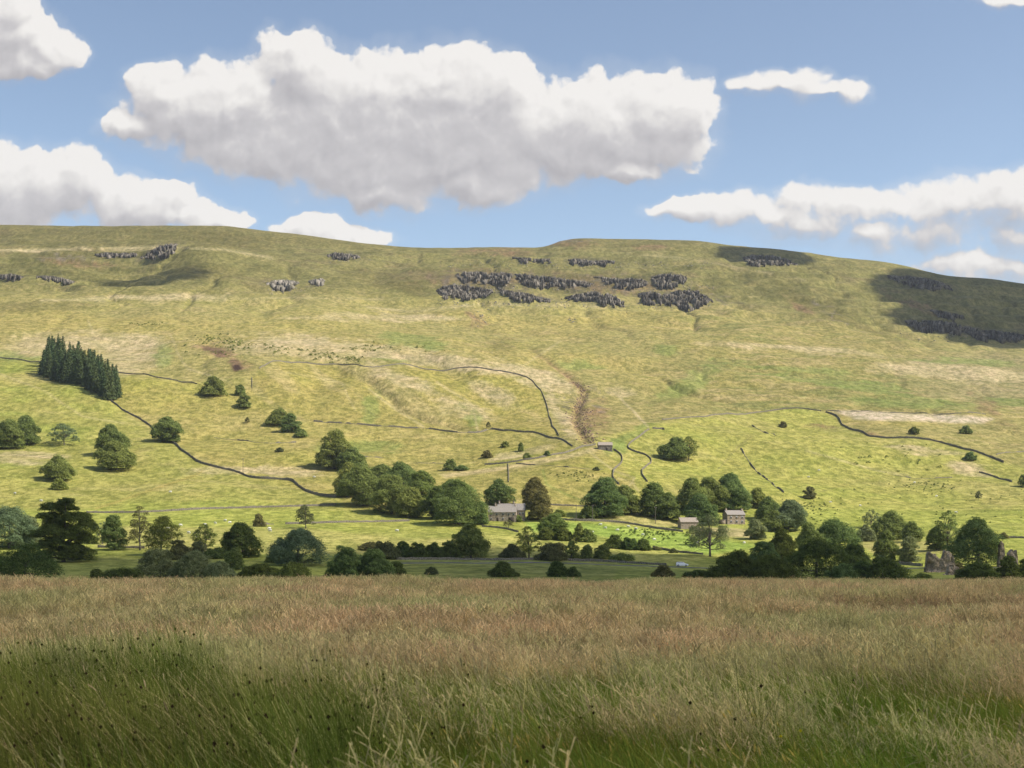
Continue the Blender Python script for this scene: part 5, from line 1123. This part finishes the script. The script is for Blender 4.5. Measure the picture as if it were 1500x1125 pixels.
def blades(n, R_, h, w, lean, base, tip, r, spread=0.5, head=None, dirj=0.5, tipat=0.5):
    """n bent blades: 5 cross-sections each; the wind comes from the right"""
    T = np.linspace(0, 1, 6); V = []; Fc = []; Cc = []
    a0 = r.uniform(0, 6.283, n); rad = R_ * np.sqrt(r.uniform(0, 1, n)); bx = rad*np.cos(a0); by = rad*np.sin(a0)
    hh = h * r.uniform(0.6, 1.1, n); wd = math.pi + r.normal(0, dirj * 1.9, n); ll = lean * r.uniform(0.15, 1.35, n); own = r.uniform(0, 6.283, n); os_ = spread * r.uniform(0, 1, n)
    dx = ll*np.cos(wd) + os_*np.cos(own); dy = ll*np.sin(wd) * 0.6 + os_*np.sin(own)
    face = r.normal(0, 0.7, n); fx, fy = np.cos(face), np.sin(face); ww = w * r.uniform(0.7, 1.3, n); br = r.uniform(0.75, 1.25, n)
    base = np.array(base); tip = np.array(tip)
    for t in T:
        cx = bx + dx*hh*t**1.7; cy = by + dy*hh*t**1.7; cz = hh*t*(1 - 0.28*(dx*dx+dy*dy)*t) - 0.03
        k_ = ww*(1 - 0.85*t)*0.5 + 0.0004
        V += [np.stack([cx - fx*k_, cy - fy*k_, cz], -1), np.stack([cx + fx*k_, cy + fy*k_, cz], -1)]
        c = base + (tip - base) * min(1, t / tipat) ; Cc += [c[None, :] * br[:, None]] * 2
    V = np.stack(V, 1); Cc = np.stack(Cc, 1)
    i = np.arange(n)[:, None] * 12; F = np.concatenate([np.stack([i[:, 0] + 2*q, i[:, 0] + 2*q+1, i[:, 0] + 2*q+3, i[:, 0] + 2*q+2], -1) for q in range(5)])
    out = [(V.reshape(-1, 3), F, Cc.reshape(-1, 3))]
    if head:
        kind, hl, hw, hc = head; top = (V[:, 10] + V[:, 11]) / 2; pr = (V[:, 8] + V[:, 9]) / 2; d = top - pr; d /= np.linalg.norm(d, axis=1)[:, None]
        if kind == 'spike':
            P = [top - d*hl*q for q in (0, .25, .7, 1)]; W = [0.001, hw, hw, 0.001]
            for side in (np.stack([fx, fy, fx*0], -1), np.stack([-fy, fx, fx*0 + .2], -1)):
                VV = np.stack([x for p_, w_ in zip(P, W) for x in (p_ - side*w_/2, p_ + side*w_/2)], 1); F2 = np.concatenate([np.stack([np.arange(n)*8 + 2*q, np.arange(n)*8 + 2*q+1, np.arange(n)*8 + 2*q+3, np.arange(n)*8 + 2*q+2], -1) for q in range(3)])
                out.append((VV.reshape(-1, 3), F2, np.repeat(np.array(hc)[None, :] * r.uniform(.8, 1.2, (n, 1)), 8, 0)))
        elif kind == 'panicle':
            m = 9
            for q in range(m):
                s = top - d*hl*r.uniform(0.0, 1.0, (n, 1)); e = s + (d*0.5 + r.normal(0, .55, (n, 3)))*hl*0.38*r.uniform(.6, 1.2, (n, 1)); sd_ = np.stack([fx, fy, fx*0], -1) * hw / 2
                VV = np.stack([s - sd_*.3, s + sd_*.3, e + sd_, e - sd_], 1); out.append((VV.reshape(-1, 3), np.arange(4*n).reshape(n, 4), np.repeat(np.array(hc)[None, :] * r.uniform(.7, 1.3, (n, 1)), 4, 0)))
        elif kind == 'dot':
            c = top - d*h*0.16 + np.stack([fx*.01, fy*.01, fx*0], -1)
            for ax in ((1, 0, 0), (0, 1, 0)):
                A_ = np.array(ax)*hw/2; B_ = np.array((0, 0, 1))*hl/2; pts = [c + A_*math.cos(t)+B_*math.sin(t) for t in np.linspace(0, 2*np.pi, 4, endpoint=False)]
                out.append((np.stack(pts, 1).reshape(-1, 3), np.arange(4*n).reshape(n, 4), np.repeat(np.array(hc)[None, :]*np.ones((n, 1)), 4, 0)))
    return out
def tuft(kind, seed):
    r = np.random.default_rng(seed); L = []
    if 'far' in kind: DK, GR, OL = (.085, .105, .022), (.20, .24, .045), (.34, .27, .095)
    else: DK, GR, OL = DKGR, GREEN, OLIVE
    if kind == 'pink_far':     # dense and fine, for the middle and far meadow
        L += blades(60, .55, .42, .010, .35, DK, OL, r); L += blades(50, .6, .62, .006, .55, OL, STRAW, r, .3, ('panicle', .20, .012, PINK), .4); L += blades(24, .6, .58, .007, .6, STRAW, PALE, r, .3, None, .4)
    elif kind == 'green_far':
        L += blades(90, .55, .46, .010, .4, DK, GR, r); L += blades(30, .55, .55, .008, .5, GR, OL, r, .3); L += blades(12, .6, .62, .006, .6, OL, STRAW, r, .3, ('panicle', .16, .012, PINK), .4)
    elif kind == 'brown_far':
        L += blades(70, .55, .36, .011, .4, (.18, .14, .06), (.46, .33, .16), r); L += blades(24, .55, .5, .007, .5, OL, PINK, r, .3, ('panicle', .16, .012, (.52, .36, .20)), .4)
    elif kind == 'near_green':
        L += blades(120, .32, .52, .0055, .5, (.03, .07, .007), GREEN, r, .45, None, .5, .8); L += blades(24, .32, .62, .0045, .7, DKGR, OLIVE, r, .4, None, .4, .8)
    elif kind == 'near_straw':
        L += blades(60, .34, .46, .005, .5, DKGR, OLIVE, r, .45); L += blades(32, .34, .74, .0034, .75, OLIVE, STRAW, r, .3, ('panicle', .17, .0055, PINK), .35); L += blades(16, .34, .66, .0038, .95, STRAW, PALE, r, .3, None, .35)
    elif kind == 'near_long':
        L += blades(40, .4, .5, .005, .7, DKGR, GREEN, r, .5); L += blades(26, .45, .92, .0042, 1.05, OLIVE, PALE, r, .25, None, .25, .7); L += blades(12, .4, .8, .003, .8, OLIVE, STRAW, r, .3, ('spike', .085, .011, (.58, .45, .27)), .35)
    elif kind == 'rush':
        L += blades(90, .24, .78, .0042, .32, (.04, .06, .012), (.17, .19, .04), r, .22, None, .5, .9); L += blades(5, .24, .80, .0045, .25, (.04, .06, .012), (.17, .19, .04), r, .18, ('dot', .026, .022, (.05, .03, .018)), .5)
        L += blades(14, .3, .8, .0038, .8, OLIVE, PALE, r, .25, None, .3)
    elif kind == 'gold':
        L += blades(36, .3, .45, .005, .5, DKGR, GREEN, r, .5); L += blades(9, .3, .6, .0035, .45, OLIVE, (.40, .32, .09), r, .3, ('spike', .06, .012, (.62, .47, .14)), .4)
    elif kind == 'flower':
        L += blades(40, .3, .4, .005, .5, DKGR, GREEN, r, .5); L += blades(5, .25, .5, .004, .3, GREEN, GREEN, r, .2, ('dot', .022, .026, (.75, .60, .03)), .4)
    Vs, Fs, Cs, o = [], [], [], 0
    for v, f, c in L: Vs.append(v); Fs.append(f + o); Cs.append(c); o += len(v)
    me = fast_mesh('grass_tuft', np.concatenate(Vs), np.concatenate(Fs), [m_grass]); col_attr(me, 'col', np.concatenate(Cs)); return me
KINDS = ['pink_far', 'green_far', 'brown_far', 'near_green', 'near_straw', 'near_long', 'rush', 'gold', 'flower']
TL = {'pink_far': "tuft of rosy seeding grass in the meadow", 'green_far': "green tuft in the meadow", 'brown_far': "short russet tuft in the far meadow", 'near_green': "dense green tuft in the near meadow", 'near_straw': "straw coloured seeding tuft in the near meadow",
      'near_long': "long pale bent grass in the near meadow", 'rush': "rush tuft with dark seed knobs", 'gold': "tuft with golden spikes", 'flower': "tuft with small yellow flowers"}
protos_ = []; r = np.random.default_rng(77)
for i, kd in enumerate(KINDS):
    for v in range(3 if kd not in ('gold', 'flower') else 1):
        o = link('grass_tuft', tuft(kd, 500 + i * 10 + v)); far = 'far' in kd; y = r.uniform(20, 32) if far else r.uniform(9, 12); x = r.uniform(-.25, .25) * y
        o.location = (x, y, float(meadow_z(x, y))); tag(o, TL[kd], "grass", kind='stuff'); protos_.append((kd, o))
N = 60000; yy = np.sqrt(r.uniform(3.2**2, 58.5**2, N)); xx = r.uniform(-1, 1, N) * (yy * 0.44 + 3)
keep = r.uniform(0, 1, N) < np.where(yy < 13, 0.75, np.where(yy < 28, 0.62, 0.42)); xx, yy = xx[keep], yy[keep]
N2 = 3000; y2 = r.uniform(3.6, 16, N2); x2 = r.uniform(-1, 1, N2) * (y2 * 0.44 + 2.5); xx = np.r_[xx, x2]; yy = np.r_[yy, y2]
sxp = CX + xx / yy * FPX
patch = fbm(xx / 4.5, yy / 3.5, 3, 501); patch2 = fbm(xx / 1.8, yy / 1.8, 2, 502); bandn = fbm(xx / 14, yy / 5, 3, 503)
kind = np.zeros(len(xx), int); u = r.uniform(0, 1, len(xx))
near = yy < 15 + 5 * patch + 3 * (u - .5)
far_k = np.where(patch + 0.35 * (u - .5) < -0.22, 1, 0); far_k = np.where((yy > 26) & (bandn + .25 * (u - .5) > 0.30), 2, far_k); far_k = np.where((u > .90), 1, far_k)
nk = np.where(patch2 + 0.6 * (u - .5) > 0.10, 4, 3); nk = np.where((u > .74) & (patch > -0.1), 5, nk); nk = np.where((yy < 10) & (patch + 0.3 * (u - .5) < 0.10), 3, nk)
nk = np.where((u > .93), 7, nk)
kind = np.where(near, nk, far_k)
rush_z = (sxp < 560 + 60 * patch) & (yy > 7.8) & (yy < 12.8) & (patch2 + patch > -0.35 + 0.35 * (sxp > 330)); kind = np.where(rush_z & (u > 0.30), 6, kind)
kind = np.where((yy < 9.5) & (u > .2) & (u < .225), 6, kind)
kind = np.where((sxp > 1150) & (yy < 10.5) & (u > .90) & (u < .94), 8, kind)
sc = np.where(kind <= 2, 0.95 + 0.35 * patch, 0.92 + 0.25 * patch2) * r.uniform(0.75, 1.2, len(xx)); sc = np.where(kind == 6, sc * 1.05, sc); sc = np.where(near & (yy < 9) & (kind == 3), sc * .95, sc)
kind = np.where((yy < 9.5) & ((kind == 5) | (kind == 4)) & (u > .5), 3, kind)
sc = sc * (1 - 0.12 * sst(yy, 40, 58))
var = r.integers(0, 3, len(xx))
zz = meadow_z(xx, yy)
me = bpy.data.meshes.new("meadow_grass"); me.vertices.add(len(xx)); me.vertices.foreach_set('co', np.stack([xx, yy, zz], -1).astype(np.float32).ravel())
for nm, arr in (('sc', sc), ('rot', r.normal(0, 0.35, len(xx)))): a = me.attributes.new(nm, 'FLOAT', 'POINT'); a.data.foreach_set('value', arr.astype(np.float32))
code = []
cnts = {}
for i, (kd, o) in enumerate(protos_): cnts.setdefault(kd, []).append(i)
pid = np.array([cnts[KINDS[k_]][v % len(cnts[KINDS[k_]])] for k_, v in zip(kind, var)], np.int32)
a = me.attributes.new('pid', 'INT', 'POINT'); a.data.foreach_set('value', pid)
mg = link("meadow_grass", me); tag(mg, "wind-blown meadow of rosy, straw and green grass in the foreground", "grass", kind='stuff')
gn = bpy.data.node_groups.new("scatter_tufts", 'GeometryNodeTree'); gn.interface.new_socket("Geometry", in_out='INPUT', socket_type='NodeSocketGeometry'); gn.interface.new_socket("Geometry", in_out='OUTPUT', socket_type='NodeSocketGeometry')
k = NT(gn); gi = k.add('NodeGroupInput'); go = k.add('NodeGroupOutput'); jn = k.add('GeometryNodeJoinGeometry')
def nattr(nm, ty): n = k.add('GeometryNodeInputNamedAttribute', data_type=ty); n.inputs['Name'].default_value = nm; return [s for s in n.outputs if s.enabled and s.name == 'Attribute'][0]
aid, asc, aro = nattr('pid', 'INT'), nattr('sc', 'FLOAT'), nattr('rot', 'FLOAT')
rotv = k.add('ShaderNodeCombineXYZ'); k.l.new(aro, rotv.inputs[2])
for i, (kd, o) in enumerate(protos_):
    cmp_ = k.add('FunctionNodeCompare', data_type='INT', operation='EQUAL'); ins = [s for s in cmp_.inputs if s.enabled]; k.l.new(aid, ins[0]); ins[1].default_value = i
    oi = k.add('GeometryNodeObjectInfo'); oi.transform_space = 'ORIGINAL'; oi.inputs['Object'].default_value = o; oi.inputs['As Instance'].default_value = True
    ip = k.add('GeometryNodeInstanceOnPoints'); k.l.new(gi.outputs[0], ip.inputs['Points']); k.l.new([s for s in cmp_.outputs if s.enabled][0], ip.inputs['Selection']); k.l.new(oi.outputs['Geometry'], ip.inputs['Instance'])
    k.l.new(rotv.outputs[0], ip.inputs['Rotation']); k.l.new(asc, ip.inputs['Scale']); k.l.new(ip.outputs[0], jn.inputs[0])
k.l.new(jn.outputs[0], go.inputs[0]); md = mg.modifiers.new('scatter', 'NODES'); md.node_group = gn
